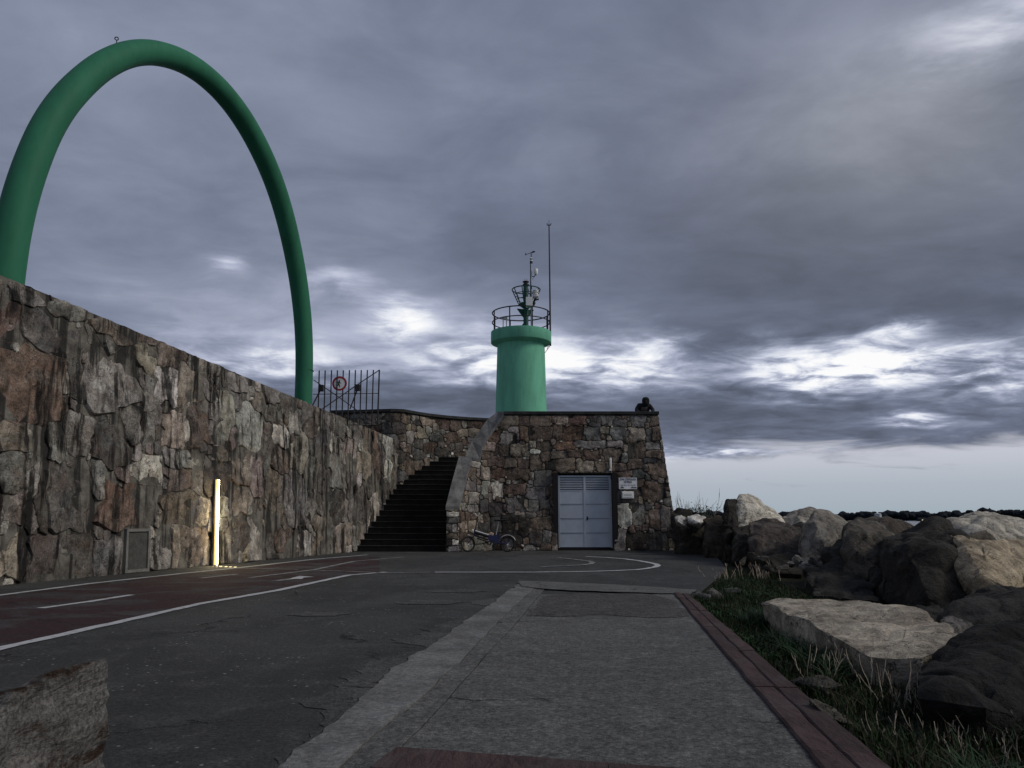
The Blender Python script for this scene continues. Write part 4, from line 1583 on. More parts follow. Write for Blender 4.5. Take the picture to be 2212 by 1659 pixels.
mb.bevbox(-wB / 2, wB / 2, 0, .17, 0, hB, .018)
mb.build('housing', M_CREAM, bx_)
mb = MB()
mb.bevbox(-wB * .4, wB * .4, -.008, .0, hB * .18, hB * .82, .004)
mb.build('cover', M_CREAM, bx_)
mb = MB()
mb.box(-wB * .3, wB * .3, -.011, -.0085, hB * .46, hB * .54)
mb.build('label_strip', M_INK2, bx_)
pc = fac_hit(1318, 1001)
tb_ = thing('wall_sensor', 'small white upright tube fixed to the stone above the door corner', 'sensor', (pc.x, pc.y - .10, pc.z - .22))
mb = MB()
mb.lathe([(.028, .0), (.034, .02), (.034, .32), (.028, .34)], (0, 0, .06), 12)
mb.build('tube', M_CREAM, tb_, True)
mb = MB()
mb.box(-.04, .04, -.02, .1, -.03, .045)
mb.build('bracket', M_WHITE, tb_)
mb = MB()
mb.tube([(0, 0, -.03), (0.0, .03, -.12), (.0, .04, -.30)], .008, 6)
mb.build('cable', M_BLACK, tb_)

# ------------------------------------------------------------------ stairs
st = thing('staircase', 'dark stone stairs climbing between the rubble wall and the sloping parapet', 'stairs')
NST, RISE, RUN = 18, 0.185, 0.285
for i in range(NST):
    y0 = 24.35 + RUN * i
    z1_ = RISE * (i + 1)
    xl = LWX(y0) - .35
    xr = -1.85 + 0.10 * i
    if y0 > 27.3:
        xl = float(np.interp(y0, [27.6, 28.35, 28.9, 29.45, 30], [-4.3, -3.9, -3.5, -2.9, -2.1]))
    mb = MB()
    mb.box(xl, xr, y0 + .012, y0 + (RUN if i < NST - 1 else 2.0) + .03, z1_ - RISE - (.0 if i == 0 else .06), z1_ - .035)
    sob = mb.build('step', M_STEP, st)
    mb = MB()
    nseg = 14
    vs_, fs_ = [], []
    r_ = random.Random(i)
    for k in range(nseg + 1):
        xx = xl + (xr - xl) * k / nseg
        j1, j2 = r_.uniform(-.006, .006), r_.uniform(-.008, .004)
        vs_ += [(xx, y0 + j1, z1_ - .035), (xx, y0 + j1 + .004, z1_ + j2 - .004), (xx, y0 + .03, z1_ + j2), (xx, y0 + RUN + .03 if i < NST - 1 else y0 + 2.0, z1_)]
    for k in range(nseg):
        for q_ in range(3):
            fs_.append((k * 4 + q_, k * 4 + q_ + 4, k * 4 + q_ + 5, k * 4 + q_ + 1))
    mb.add(vs_, fs_)
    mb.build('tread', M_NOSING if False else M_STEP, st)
    mb = MB()
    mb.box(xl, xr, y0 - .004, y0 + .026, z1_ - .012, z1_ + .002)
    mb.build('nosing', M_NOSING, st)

# ------------------------------------------------------------------ lighthouse
LY = 32.0
lc = P(1125.5, 800, LY)
LX = lc.x
z_floor = 3.4
zg0 = P(1126, 747, LY).z
zband = P(1126, 726, LY - 1.28).z
zg1 = P(1126, 703, LY - 1.28).z
lh = thing('lighthouse', 'short tapered green harbour lighthouse with a round gallery and a lantern cage', 'lighthouse', (LX, LY, z_floor))
rb = 112 / 2 / F * 32.6
rt = 101 / 2 / F * 33.2
hz = zg0 - z_floor
mb = MB()
mb.lathe([(rb * 1.06, 0), (rb * 1.01, hz * .12), (rb, hz * .2), (rt, hz + .02)], (0, 0, 0), 72)
mb.build('tower', M_TOWER, lh, True)
rg = 128 / 2 / F * 33.3
hg = zg1 - zg0
mb = MB()
mb.lathe([(rt - .01, -.02), (rt + .01, .0), (rg - .02, zband - zg0 - .03), (rg, zband - zg0), (rg, hg), (rg - .03, hg + .012), (0.05, hg + .02)], (0, 0, hz), 72)
mb.build('gallery', M_TOWER, lh, True)
zg = hz + hg
rr = rg - .06
mb = MB()
for hh, r_ in ((.86, .028), (.44, .024)):
    mb.ring((0, 0, zg + hh), rr, r_, 64, 8)
for k in range(8):
    a = math.radians(22 + 45 * k)
    mb.tube([(rr * math.cos(a), rr * math.sin(a), zg), (rr * math.cos(a), rr * math.sin(a), zg + .86)], .026, 6)
mb.build('railing', M_BLACK, lh, True)
U = 32.6 / F * 0.1984                    # metres per pixel of the enlarged view
zz = lambda yy: zg + (1275 - yy) * U * 0.98
xx_ = lambda xv: (xv - 475) * U
mb = MB()
mb.lathe([(.11, 0), (.11, zz(720) - zg)], (xx_(530), .0, zg), 20)
mb.build('mast', M_DKGREEN, lh, True)
mb = MB()
mb.lathe([(.10, 0), (.14, .03), (.14, .07), (.09, .09), (.09, .15), (.14, .17), (.14, .20), (.05, .23)], (xx_(530), 0, zz(730)), 20)
for dx_ in (-.04, .05):
    mb.tube([(xx_(530) + dx_, 0, zz(690)), (xx_(530) + dx_, 0, zz(645))], .008, 5)
mb.build('lantern', M_BLACK, lh, True)
cxm = xx_(533)
cage = MB()
zc0, zc1 = zz(950), zz(775)
r0, r1 = 80 * U, 155 * U
for f in (0.0, .33, .66, 1.0):
    cage.ring((cxm, 0, zc0 + (zc1 - zc0) * f), r0 + (r1 - r0) * f, .026 if f in (0, 1) else .016, 40, 6)
for k in range(9):
    a = math.radians(40 * k + 12)
    cage.tube([(cxm + r0 * math.cos(a), r0 * math.sin(a), zc0), (cxm + r1 * math.cos(a), r1 * math.sin(a), zc1)], .021, 6)
cage.build('lantern_cage', M_DKGREEN, lh, True)
mb = MB()
mb.lathe([(.11, -.16), (r0, 0), (r0, .03), (.11, .03)], (cxm, 0, zc0 - .02), 24)
mb.build('cage_floor', M_DKGREEN, lh, True)
for ang in (0.3, 1.87):
    mb = MB()
    ca, sa = math.cos(ang), math.sin(ang)
    hw = .40
    zb, zt = zg + .03, zc0 - .2
    zmid = (zb + zt) / 2
    for (a, b, c) in (((-hw, zb), (hw, zb), (.0, zmid)), ((-hw, zt), (.0, zmid), (hw, zt))):
        pts = [(cxm - .03 + p_[0] * ca, p_[0] * sa, p_[1]) for p_ in (a, b, c)]
        mb.prism(pts, (-sa * .015, ca * .015, 0))
    mb.build('daymark_plate', M_DKGREEN, lh)
mb = MB()
mb.box(xx_(300) - .09, xx_(300) - .05, -.9, -.86, zg, zg + .42)
mb.box(xx_(300) + .05, xx_(300) + .09, -.9, -.86, zg, zg + .42)
mb.box(xx_(300) - .11, xx_(300) + .11, -.91, -.85, zg + .40, zg + .46)
mb.build('ladder_end', M_GALV, lh)

wm = thing('weather_mast', 'slim white mast of weather instruments standing on the lighthouse gallery', 'mast', (LX + xx_(588), LY - .45, z_floor + zg))
wz = lambda yy: (1275 - yy) * U * 0.97
mb = MB()
mb.tube([(0, 0, 0), (0, 0, wz(490))], .036, 10)
mb.build('pole', M_GALV, wm, True)
mb = MB()
mb.tube([(-.03, -.02, wz(1100)), (-.045, -.02, wz(800)), (-.04, -.02, wz(500))], .012, 5)
mb.tube([(-.02, -.02, wz(880)), (-.10, -.02, wz(845)), (-.13, 0, wz(790))], .012, 5)
mb.build('cable', M_BLACK, wm)
mb = MB()
mb.lathe([(.055, 0), (.06, .03), (.06, .09), (.062, .10)], (0, 0, wz(497)), 16)
mb.lathe([(.05, .16), (.056, .17), (.05, .22), (.03, .25)], (0, 0, wz(497)), 16)
mb.build('sensor_head', M_BLACK, wm, True)
mb = MB()
mb.lathe([(.057, .10), (.06, .12), (.057, .16)], (0, 0, wz(497)), 16)
mb.lathe([(.03, .245), (.05, .225), (.02, .275)], (0, 0, wz(497)), 16)
mb.build('sensor_band', M_WHITE, wm, True)
mb = MB()
mb.tube([(0, 0, wz(440)), (0, 0, wz(370))], .02, 6)
mb.tube([(-.23, 0, wz(392)), (.04, 0, wz(362))], .012, 6)
mb.tube([(.02, 0, wz(366)), (.10, 0, wz(357)), (.17, 0, wz(353))], [.02, .045, .02], 8)
mb.prism([(-.20, 0, wz(388)), (-.25, 0, wz(365)), (-.26, 0, wz(405))], (0, .006, 0))
mb.build('wind_vane', M_BLACK, wm)
mb = MB()
mb.tube([(0, 0, wz(650)), (.12, 0, wz(650)), (.19, 0, wz(630))], .018, 6)
mb.tube([(0, 0, wz(690)), (.08, 0, wz(672)), (.17, 0, wz(640))], .008, 5)
mb.build('sensor_arm', M_BLACK, wm)
mb = MB()
mb.lathe([(.055, 0), (.085, .05), (.088, .24), (.08, .26)], (.20, 0, wz(630)), 16)
mb.build('rain_gauge', M_CREAM, wm, True)
mb = MB()
pr = []
for k in range(6):
    pr += [(.08, k * .06), (.13 if k % 3 else .10, k * .06 + .012), (.125, k * .06 + .03), (.08, k * .06 + .045)]
mb.lathe(pr, (.19, 0, wz(900)), 20)
mb.build('radiation_shield', M_WHITE, wm, True)
mb = MB()
mb.tube([(0, 0, wz(970)), (.12, 0, wz(960)), (.19, 0, wz(900))], .03, 6)
mb.prism([(.10, -.1, wz(930)), (.32, -.1, wz(918)), (.32, .1, wz(918)), (.10, .1, wz(930))], (0, 0, .015))
mb.tube([(0.02, 0, wz(1010)), (.12, 0, wz(980)), (.16, 0, wz(955))], .035, 6)
mb.build('bracket', M_BLACK, wm)
mb = MB()
mb.bevbox(-.24, .04, -.22, -.03, wz(1015), wz(905), .012)
mb.build('control_box', M_WHITE, wm)

an0, an1 = P(1189, 747, LY), P(1186, 487, LY)
an = thing('whip_antenna', 'tall thin dark antenna pole clamped to the right side of the lighthouse gallery', 'antenna', (an0.x, LY, an0.z))
hA = an1.z - an0.z
mb = MB()
mb.tube([(0, 0, 0), (-.0, 0, hA * .35), (an1.x - an0.x, 0, hA)], [.04, .035, .026], 8)
mb.build('pole', M_BLACK, an, True)
mb = MB()
tx_ = an1.x - an0.x
mb.tube([(tx_, 0, hA), (tx_, 0, hA + .24)], .01, 5)
for k in range(4):
    a = math.radians(45 + 90 * k)
    mb.tube([(tx_, 0, hA), (tx_ + .13 * math.cos(a), .13 * math.sin(a), hA + .05), (tx_ + .13 * math.cos(a), .13 * math.sin(a), hA + .08)], .014, 5)
mb.build('antenna_head', M_BLACK, an)
mb = MB()
mb.tube([(-.16, 0, zg + z_floor - an0.z + .55), (.0, 0, zg + z_floor - an0.z + .55)], .025, 6)
mb.tube([(0, 0, .03), (-.10, 0, -.12), (-.25, 0, -.32)], .012, 5)
mb.tube([(-.02, 0, .0), (-.12, 0, -.05), (-.14, 0, -.15)], .012, 5)
mb.build('clamp', M_BLACK, an)

# ------------------------------------------------------------------ green arch
arch_c = [(8, 650), (11, 612), (14, 588), (25, 500), (42, 426), (70, 344), (99, 274), (130, 226), (172, 180), (219, 139), (266, 117), (307, 110), (344, 113), (394, 128), (436, 154),
          (485, 198), (528, 255), (568, 330), (598, 402), (621, 478), (644, 590), (654, 670), (658, 741), (658, 801), (655, 872), (652, 930)]
OFF = 0.95


def arch_pt(u, v):
    d = ray(u, v)
    o = Vector((0, 0, H)) - Vector((A0.x, A0.y, 0)) + WN * OFF
    return Vector((0, 0, H)) + d * (-o.dot(WN) / d.dot(WN))


ap = [arch_pt(*p) for p in arch_c]


def catmull(pts, n=6):
    out = []
    for i in range(len(pts) - 1):
        p0, p1, p2, p3 = pts[max(i - 1, 0)], pts[i], pts[i + 1], pts[min(i + 2, len(pts) - 1)]
        for k in range(n):
            t = k / n
            out.append(0.5 * ((2 * p1) + (p2 - p0) * t + (2 * p0 - 5 * p1 + 4 * p2 - p3) * t * t + (3 * p1 - p0 - 3 * p2 + p3) * t ** 3))
    out.append(pts[-1])
    return out


for _ in range(2):
    ap = [ap[0]] + [(ap[i - 1] + ap[i] * 4 + ap[i + 1]) / 6 for i in range(1, len(ap) - 1)] + [ap[-1]]
foot_l, foot_r = ap[0].copy(), ap[-1].copy()
foot_l.z, foot_r.z = 2.9, 2.5
ap = [foot_l] + ap + [foot_r]
ac = catmull(ap, 5)
arch = thing('green_arch', 'tall green tubular arch rising from behind the rubble wall', 'arch', (foot_l.x, foot_l.y, foot_l.z))
WID = [87, 86, 86, 86, 86, 82, 79, 79, 73, 69, 63, 59, 56, 50, 47, 46, 46, 45, 43, 41, 40, 39, 38.5, 38, 38.5, 38.5]
rad0 = []
for i, (u_, v_) in enumerate(arch_c):
    a3, b3 = ap[max(i, 0)], ap[i + 2]
    t3 = (b3 - a3).normalized()
    c3 = ap[i + 1]
    pr = t3.cross((c3 - Vector((0, 0, H))).normalized()).normalized() * 0.05

    def proj(q3):
        d3 = q3 - Vector((0, 0, H))
        dep = d3.y * CP + d3.z * SP
        return Vector((d3.x / dep * F, (d3.z * CP - d3.y * SP) / dep * F))
    rad0.append(WID[i] / ((proj(c3 + pr) - proj(c3 - pr)).length / 0.05))
rad0 = [rad0[0]] + rad0 + [rad0[-1]]
rad0[1] = rad0[2] = rad0[0] = rad0[3]
for _ in range(3):
    rad0 = [rad0[0]] + [(rad0[i - 1] + rad0[i] * 2 + rad0[i + 1]) / 4 for i in range(1, len(rad0) - 1)] + [rad0[-1]]
AR = rad0[24] + .004
print('arch radii', [round(x, 2) for x in rad0])
mb = MB()
mb.tube([p - foot_l for p in ac], [float(np.interp(k / 5, range(len(rad0)), rad0)) for k in range(len(ac))], 36)
mb.build('tube', M_ARCH, arch, True)
sp = arch_pt(658, 801)
mb = MB()
mb.ring(sp - foot_l, AR + .001, .012, 40, 6)
mb.build('seam', M_SEAM, arch)
lp = arch_pt(251.5, 88)
mb = MB()
mb.ring(lp - foot_l + Vector((0, 0, .05)), .035, .011, 16, 6, Matrix.Rotation(math.pi / 2, 4, 'X') @ Matrix.Rotation(.3, 4, 'Y'))
mb.tube([lp - foot_l + Vector((0.01, 0, .02)), lp - foot_l + Vector((0.0, 0, -.16))], .012, 6)
mb.build('lifting_eye', M_BLACK, arch)

# ------------------------------------------------------------------ gate and round sign on the upper walkway
GY0 = arch_pt(658, 850).y + 0.25
GYR = 24.6                                # right end depth
gz = lambda x, y: (0.5486 * (1180 + x / 5.53), 0.5486 * (1400 + y / 5.53))


def gp(x, y):
    u, v = gz(x, y)
    f = (u - 670) / (820 - 670)
    return P(u, v, GY0 + (GYR - GY0) * f)


gbase = gp(1000, 1500)
gate = thing('iron_gate', 'black iron bar gate with crossed braces beside the right foot of the green arch', 'gate', gbase)
BARS = [(427, 395), (556, 525), (694, 657), (822, 785), (950, 918), (1083, 1045), (1214, 1180), (1341, 1310), (1474, 1438), (1605, 1570), (1735, 1695)]
for i, (xt, xb) in enumerate(BARS):
    a, b = gp(xt, 325 - i * 1.2), gp(xb, 1510)
    mb = MB()
    mb.tube([a - gbase, b - gbase], .021 if i < 10 else .025, 6)
    mb.build('bar', M_BLACK, gate)
for nm, pts, r_ in (('rail', [(285, 838), (1720, 820)], .014), ('rail', [(390, 1512), (1700, 1500)], .02), ('brace', [(300, 530), (860, 910), (1440, 1330), (1690, 1500)], .014), ('brace', [(470, 1170), (850, 910), (1340, 570), (1735, 310)], .018),
                    ('strut', [(280, 1070), (430, 780)], .022), ('strut', [(1090, 1160), (1240, 770)], .022)):
    mb = MB()
    mb.tube([gp(*p) - gbase + Vector((0, .03, 0)) for p in pts], r_, 6)
    mb.build(nm, M_BLACK, gate)
for (xa, ya, xb, yb) in ((410, 655, 548, 780), (1200, 645, 1335, 770)):
    a, b = gp(xa, yb) - gbase, gp(xb, ya) - gbase
    mb = MB()
    mb.bevbox(a.x, b.x, a.y - .04, a.y + .05, a.z, b.z, .008)
    mb.build('lock_box', M_BLACK, gate)

sc_ = gp(876, 616)
rs = thing('round_sign', 'round white no pedestrians sign with red rim hung on the iron gate', 'sign', sc_ + Vector((0, -.06, 0)))
RS = (gp(1068, 616).x - gp(684, 616).x) / 2
RX = Matrix.Rotation(math.pi / 2, 4, 'X')


def disc(R0, R1, yv, name, mat, n=48):
    mb = MB()
    for k in range(n):
        a = 2 * math.pi * k / n
        for R in (R0, R1):
            for yy in (yv, yv + .008):
                mb.v.append((R * math.cos(a), yy, R * math.sin(a)))
    for k in range(n):
        a, b = k * 4, ((k + 1) % n) * 4
        mb.f += [(a, b, b + 2, a + 2), (a + 1, a + 3, b + 3, b + 1), (a + 2, b + 2, b + 3, a + 3), (a, a + 1, b + 1, b)]
    return mb.build(name, mat, rs)


disc(RS * .74, RS, -.004, 'red_rim', M_RED)
mb = MB()
mb.prism([(RS * .735 * math.cos(2 * math.pi * k / 48), 0, RS * .735 * math.sin(2 * math.pi * k / 48)) for k in range(48)], (0, .006, 0))
mb.build('sign_face', M_SIGNW, rs)
k_ = RS / 192.0
fig = MB()


def limb(pts, wds):
    """flat silhouette limb"""
    for (a, b, wa, wb) in zip(pts[:-1], pts[1:], wds[:-1], wds[1:]):
        va, vb = Vector((a[0] - 876, 616 - a[1])) * k_, Vector((b[0] - 876, 616 - b[1])) * k_
        t = (vb - va).normalized()
        n = Vector((-t.y, t.x))
        q_ = [va + n * wa * k_, va - n * wa * k_, vb - n * wb * k_, vb + n * wb * k_]
        fig.prism([(c.x, -.004, c.y) for c in q_], (0, .004, 0))


fig.prism([((873 - 876) * k_ + 16 * k_ * math.cos(t), -.0045, (616 - 532) * k_ + 15 * k_ * math.sin(t)) for t in [i * .5236 for i in range(12)]], (0, .0045, 0))
limb([(866, 550), (860, 590), (856, 640)], [14, 20, 13])
limb([(866, 556), (832, 590), (820, 626)], [10, 8, 6])
limb([(872, 560), (884, 592), (916, 614)], [10, 8, 6])
limb([(856, 632), (836, 672), (802, 706)], [13, 10, 8])
limb([(860, 632), (882, 668), (888, 712)], [13, 10, 9])
fig.build('walking_figure', M_INK, rs)

# ------------------------------------------------------------------ person leaning on the parapet
PBASE = Vector((P(1392.5, 880, 26.2).x, 26.42, 3.4))
per = thing('person', 'person in a dark hooded jacket leaning with folded arms on the roof parapet', 'person', PBASE)


def skinned(name, verts, edges, radii, mat, root=0, sub=2):
    me = bpy.data.meshes.new(name)
    me.from_pydata(verts, edges, [])
    me.materials.append(mat)
    ob = bpy.data.objects.new(name, me)
    link(ob, per)
    md = ob.modifiers.new('skin', 'SKIN')
    md.use_smooth_shade = True
    sv = me.skin_vertices[0].data if me.skin_vertices else None
    if sv is None:
        bm = bmesh.new()
        bm.from_mesh(me)
        bm.verts.layers.skin.verify()
        bm.to_mesh(me)
        bm.free()
        sv = me.skin_vertices[0].data
    for i, r_ in enumerate(radii):
        sv[i].radius = r_ if hasattr(r_, '__len__') else (r_, r_)
        sv[i].use_root = (i == root)
    sb = ob.modifiers.new('smooth', 'SUBSURF')
    sb.levels = sb.render_levels = sub
    return ob


BV = [(0, .02, .93), (0, -.02, 1.14), (.0, -.10, 1.40), (.01, -.17, 1.52), (.03, -.23, 1.575), (.035, -.28, 1.63), (.035, -.27, 1.70),
      (-.19, -.12, 1.50), (-.31, -.26, 1.30), (-.12, -.46, 1.13), (-.02, -.47, 1.13),
      (.20, -.14, 1.48), (.29, -.26, 1.30), (.16, -.47, 1.13), (.06, -.48, 1.135),
      (-.11, .03, .86), (-.12, .0, .48), (-.12, .06, .09), (-.12, -.10, .05), (.11, .03, .86), (.12, -.02, .48), (.12, .06, .09), (.12, -.10, .05)]
BE = [(0, 1), (1, 2), (2, 3), (3, 4), (4, 5), (5, 6), (2, 7), (7, 8), (8, 9), (9, 10), (2, 11), (11, 12), (12, 13), (13, 14), (0, 15), (15, 16), (16, 17), (17, 18), (0, 19), (19, 20), (20, 21), (21, 22)]
BR = [(.15, .11), (.145, .11), (.16, .12), (.07, .07), (.07, .075), (.09, .10), (.075, .085), .075, .055, .034, .026, .075, .055, .034, .026, .09, .065, .05, .04, .09, .065, .05, .04]
skinned('body', BV, BE, BR, M_SKIN)
sc1 = lambda r_, k=1.16: tuple(x * k for x in r_) if hasattr(r_, '__len__') else r_ * k
JI = [0, 1, 2, 3, 7, 8, 9, 10, 11, 12, 13, 14]
JM = {a: i for i, a in enumerate(JI)}
skinned('jacket', [BV[i] for i in JI], [(JM[a], JM[b]) for a, b in BE if a in JM and b in JM], [sc1(BR[i], 1.2) if i not in (9, 10, 13, 14) else .05 for i in JI], M_CLOTH, 0)
TI = [0, 15, 16, 17, 19, 20, 21]
TM = {a: i for i, a in enumerate(TI)}
skinned('trousers', [BV[i] for i in TI], [(TM[a], TM[b]) for a, b in BE if a in TM and b in TM], [sc1(BR[i], 1.18) for i in TI], M_CLOTH2, 0)
mb = MB()
prof = [(.10, -.15), (.125, -.09), (.132, 0), (.122, .06), (.08, .115), (.0, .135)]
n = 20
for r_, z_ in prof:
    for k in range(n):
        a = 2 * math.pi * k / n
        front = max(0, -math.sin(a))
        cut = 0.72 if front > .75 and z_ < .05 else 1.0
        mb.v.append((.035 + r_ * math.cos(a), -.27 + r_ * 1.08 * math.sin(a) * cut, 1.645 + z_))
for i in range(len(prof) - 1):
    for k in range(n):
        mb.f.append((i * n + k, i * n + (k + 1) % n, (i + 1) * n + (k + 1) % n, (i + 1) * n + k))
hood = mb.build('hood', M_CLOTH, per, True, False)
mb = MB()                                  # face: brow, nose, mouth showing below the hood
mb.add([(.01, -.375, 1.665), (.06, -.375, 1.665), (.06, -.37, 1.65), (.01, -.37, 1.65)], [(0, 1, 2, 3)])
mb.tube([(.035, -.36, 1.66), (.035, -.392, 1.615)], [.01, .016], 6)
mb.tube([(.012, -.365, 1.583), (.035, -.375, 1.585), (.058, -.365, 1.583)], .007, 6)
mb.build('face', M_SKIN, per)
for sx in (-1, 1):
    mb = MB()
    bx0 = Vector((.02 - .0 if sx < 0 else .03, -.50, 1.135))
    for k in range(4):
        b0 = bx0 + Vector((0, -.012 + .001 * k, .024 - .016 * k))
        dx_ = sx * -1
        ln = (.062, .07, .066, .05)[k]
        mb.tube([b0 + Vector((-dx_ * .03, 0, 0)), b0 + Vector((dx_ * ln * .5, -.012, 0)), b0 + Vector((dx_ * ln, -.004, -.008))], [.010, .009, .007], 6)
    mb.tube([bx0 + Vector((-sx * -.03, .01, .02)), bx0 + Vector((sx * -.01, -.01, .045)), bx0 + Vector((sx * -.035, -.015, .05))], [.011, .010, .008], 6)
    mb.build('fingers', M_SKIN, per)

# ------------------------------------------------------------------ bicycle
rear = P(1096, 1175, 24.05)
bk = thing('bicycle', 'small wheeled blue and silver folding bicycle leaning in the corner by the stair parapet', 'bicycle', (rear.x, rear.y, 0))
bk.rotation_euler = (math.radians(-5), 0, math.radians(-2))
RW = 0.242


def wheel(cx_, yaw):
    M = Matrix.Translation((cx_, 0, RW)) @ Matrix.Rotation(yaw, 4, 'Z') @ Matrix.Rotation(math.pi / 2, 4, 'X')
    e = bpy.data.objects.new('wheel', None)
    e.matrix_local = M
    link(e, bk)
    MB().ring((0, 0, 0), RW - .022, .022, 40, 8).build('tyre', M_RUBBER, e, True)
    MB().ring((0, 0, 0), RW - .047, .010, 40, 6).build('rim', M_BLACK, e, True)
    mb = MB()
    mb.lathe([(.03, -.03), (.022, 0), (.03, .03)], (0, 0, 0), 12)
    for k in range(20):
        a = 2 * math.pi * k / 20
        mb.tube([(.025 * math.cos(a), .025 * math.sin(a), .02 * (-1) ** k), ((RW - .05) * math.cos(a + .25), (RW - .05) * math.sin(a + .25), 0)], .0018, 3)
    mb.build('spokes', M_SILVER, e)
    return e


wheel(0, 0)
wheel(-1.225, math.radians(26))


def arc(cx_, cz, R, a0, a1, n=14, yv=0.0):
    return [(cx_ + R * math.cos(math.radians(a0 + (a1 - a0) * k / n)), yv, cz + R * math.sin(math.radians(a0 + (a1 - a0) * k / n))) for k in range(n + 1)]


def fender(pts, wdt, name, yaw=0, c=None):
    mb = MB()
    for p in pts:
        v0 = Vector(p)
        for o in (-wdt, 0, wdt):
            q_ = Vector((v0.x, v0.y + o, v0.z + (.012 if o == 0 else 0)))
            if yaw:
                q_ = Vector(c) + Matrix.Rotation(yaw, 3, 'Z') @ (q_ - Vector(c))
            mb.v.append(tuple(q_))
    for i in range(len(pts) - 1):
        for k in (0, 1):
            a = i * 3 + k
            mb.f.append((a, a + 1, a + 4, a + 3))
    ob = mb.build(name, M_SILVER, bk, True)
    sm_ = ob.modifiers.new('thick', 'SOLIDIFY')
    sm_.thickness = .006
    return ob


fender(arc(0, RW, RW + .034, 142, 22), .038, 'mudguard')
fender(arc(-1.225, RW, RW + .034, 95, 10) , .036, 'mudguard', math.radians(26), (-1.225, 0, 0))
mb = MB()
mb.tube([(-1.0, 0, .60), (-.58, 0, .475)], .052, 12)
mb.build('battery_tube', M_BLACK, bk, True)
mb = MB()
mb.tube([(-1.0, -.012, .643), (-.585, -.012, .518)], .022, 8)
mb.build('tube_highlight', M_SILVER, bk, True)  # silver strip painting the highlight along the top of the tube
mb = MB()
mb.tube([(-1.0, 0, .50), (-.60, 0, .37)], .028, 10)
mb.tube([(-.93, 0, .42), (-.60, 0, .30)], .02, 10)
mb.build('lower_tubes', M_BLACK, bk, True)
mb = MB()
mb.prism([(-.60, -.03, .52), (-.40, -.03, .50), (-.27, -.03, .56), (-.25, -.03, .40), (-.30, -.03, .26), (-.52, -.03, .28), (-.60, -.03, .40)], (0, .06, 0))
mb.tube([(-.33, .05, .28), (0, .06, RW)], .014, 8)
mb.tube([(-.33, -.05, .28), (0, -.06, RW)], .014, 8)
mb.tube([(-.31, .03, .54), (0, .06, RW)], .011, 8)
mb.tube([(-.31, -.03, .54), (0, -.06, RW)], .011, 8)
mb.tube([(-1.035, 0, .48), (-1.00, 0, .70)], .03, 10)
mb.build('frame', M_BLUE, bk, True)
mb = MB()
mb.tube([(-1.04, .05, .50), (-1.225, .05, RW)], .014, 8)
mb.tube([(-1.04, -.05, .50), (-1.225, -.05, RW)], .014, 8)
mb.tube([(-1.04, -.055, .50), (-1.04, .055, .50)], .018, 8)
mb.build('fork', M_BLACK, bk, True)
mb = MB()
mb.tube([(-1.00, 0, .68), (-.93, 0, 1.10)], .018, 8)
mb.build('stem', M_BLACK, bk, True)
hb = [(-1.10, .20, 1.21), (-1.02, .13, 1.19), (-.97, .05, 1.12), (-.93, 0, 1.09), (-.89, -.06, 1.08), (-.83, -.16, 1.06), (-.78, -.26, 1.05)]
mb = MB()
mb.tube(hb, .015, 8)
mb.build('handlebar', M_SILVER, bk, True)
for a, b in ((hb[0], (-1.17, .29, 1.215)), (hb[-1], (-.74, -.37, 1.045))):
    mb = MB()
    mb.tube([a, b], .019, 8)
    mb.build('grip', M_BLACK, bk, True)
mb = MB()
mb.tube([(-.36, 0, .50), (-.27, 0, .93)], .016, 8)
mb.build('seat_post', M_GALV, bk, True)
mb = MB()
ol = [(-.42, .02), (-.36, .03), (-.25, .055), (-.16, .085), (-.08, .09), (-.04, .06)]
for x_, w_ in ol:
    for a in range(8):
        t = 2 * math.pi * a / 8
        mb.v.append((x_, w_ * math.cos(t), .965 + .03 * math.sin(t) + .02 * (x_ + .42)))
for i in range(len(ol) - 1):
    for k in range(8):
        mb.f.append((i * 8 + k, i * 8 + (k + 1) % 8, i * 8 + 8 + (k + 1) % 8, i * 8 + 8 + k))
mb.f += [tuple(range(8)), tuple(range(40, 48))]
mb.build('saddle', M_BLACK, bk, True)
mb = MB()
for yy in (-.06, .06):
    mb.tube([(-.27, yy, .60), (.19, yy, .605)], .008, 6)
    mb.tube([(.16, yy, .60), (.0, yy, RW)], .007, 6)
for x_ in (-.2, -.05, .1, .19):
    mb.tube([(x_, -.06, .602), (x_, .06, .602)], .007, 6)
mb.bevbox(.17, .22, -.04, .04, .56, .62, .006)
mb.build('rack', M_BLACK, bk, True)
mb = MB()
mb.lathe([(.075, -.006), (.075, .006)], (0, 0, 0), 20)
cr = mb.build('chainring', M_BLACK, bk)
cr.location = (-.46, -.06, .27)
cr.rotation_euler = (math.pi / 2, 0, 0)
mb = MB()
mb.tube([(-.46, -.08, .27), (-.52, -.09, .12)], .011, 6)
mb.bevbox(-.57, -.47, -.18, -.09, .105, .125, .005)
mb.tube([(-.46, .08, .27), (-.40, .09, .42)], .011, 6)
mb.bevbox(-.45, -.35, .09, .18, .41, .43, .005)
mb.build('cranks', M_GALV, bk)
mb = MB()
mb.tube([(-.34, -.05, .26), (-.41, -.14, .02)], .011, 6)
mb.build('kickstand', M_BLACK, bk)
mb = MB()
mb.lathe([(.015, 0), (.032, .025), (.034, .04), (.02, .05)], (0, 0, 0), 12)
hl = mb.build('headlight', M_SILVER, bk, True)
hl.location = (-1.05, 0, .66)
hl.rotation_euler = (0, -math.pi / 2, 0)

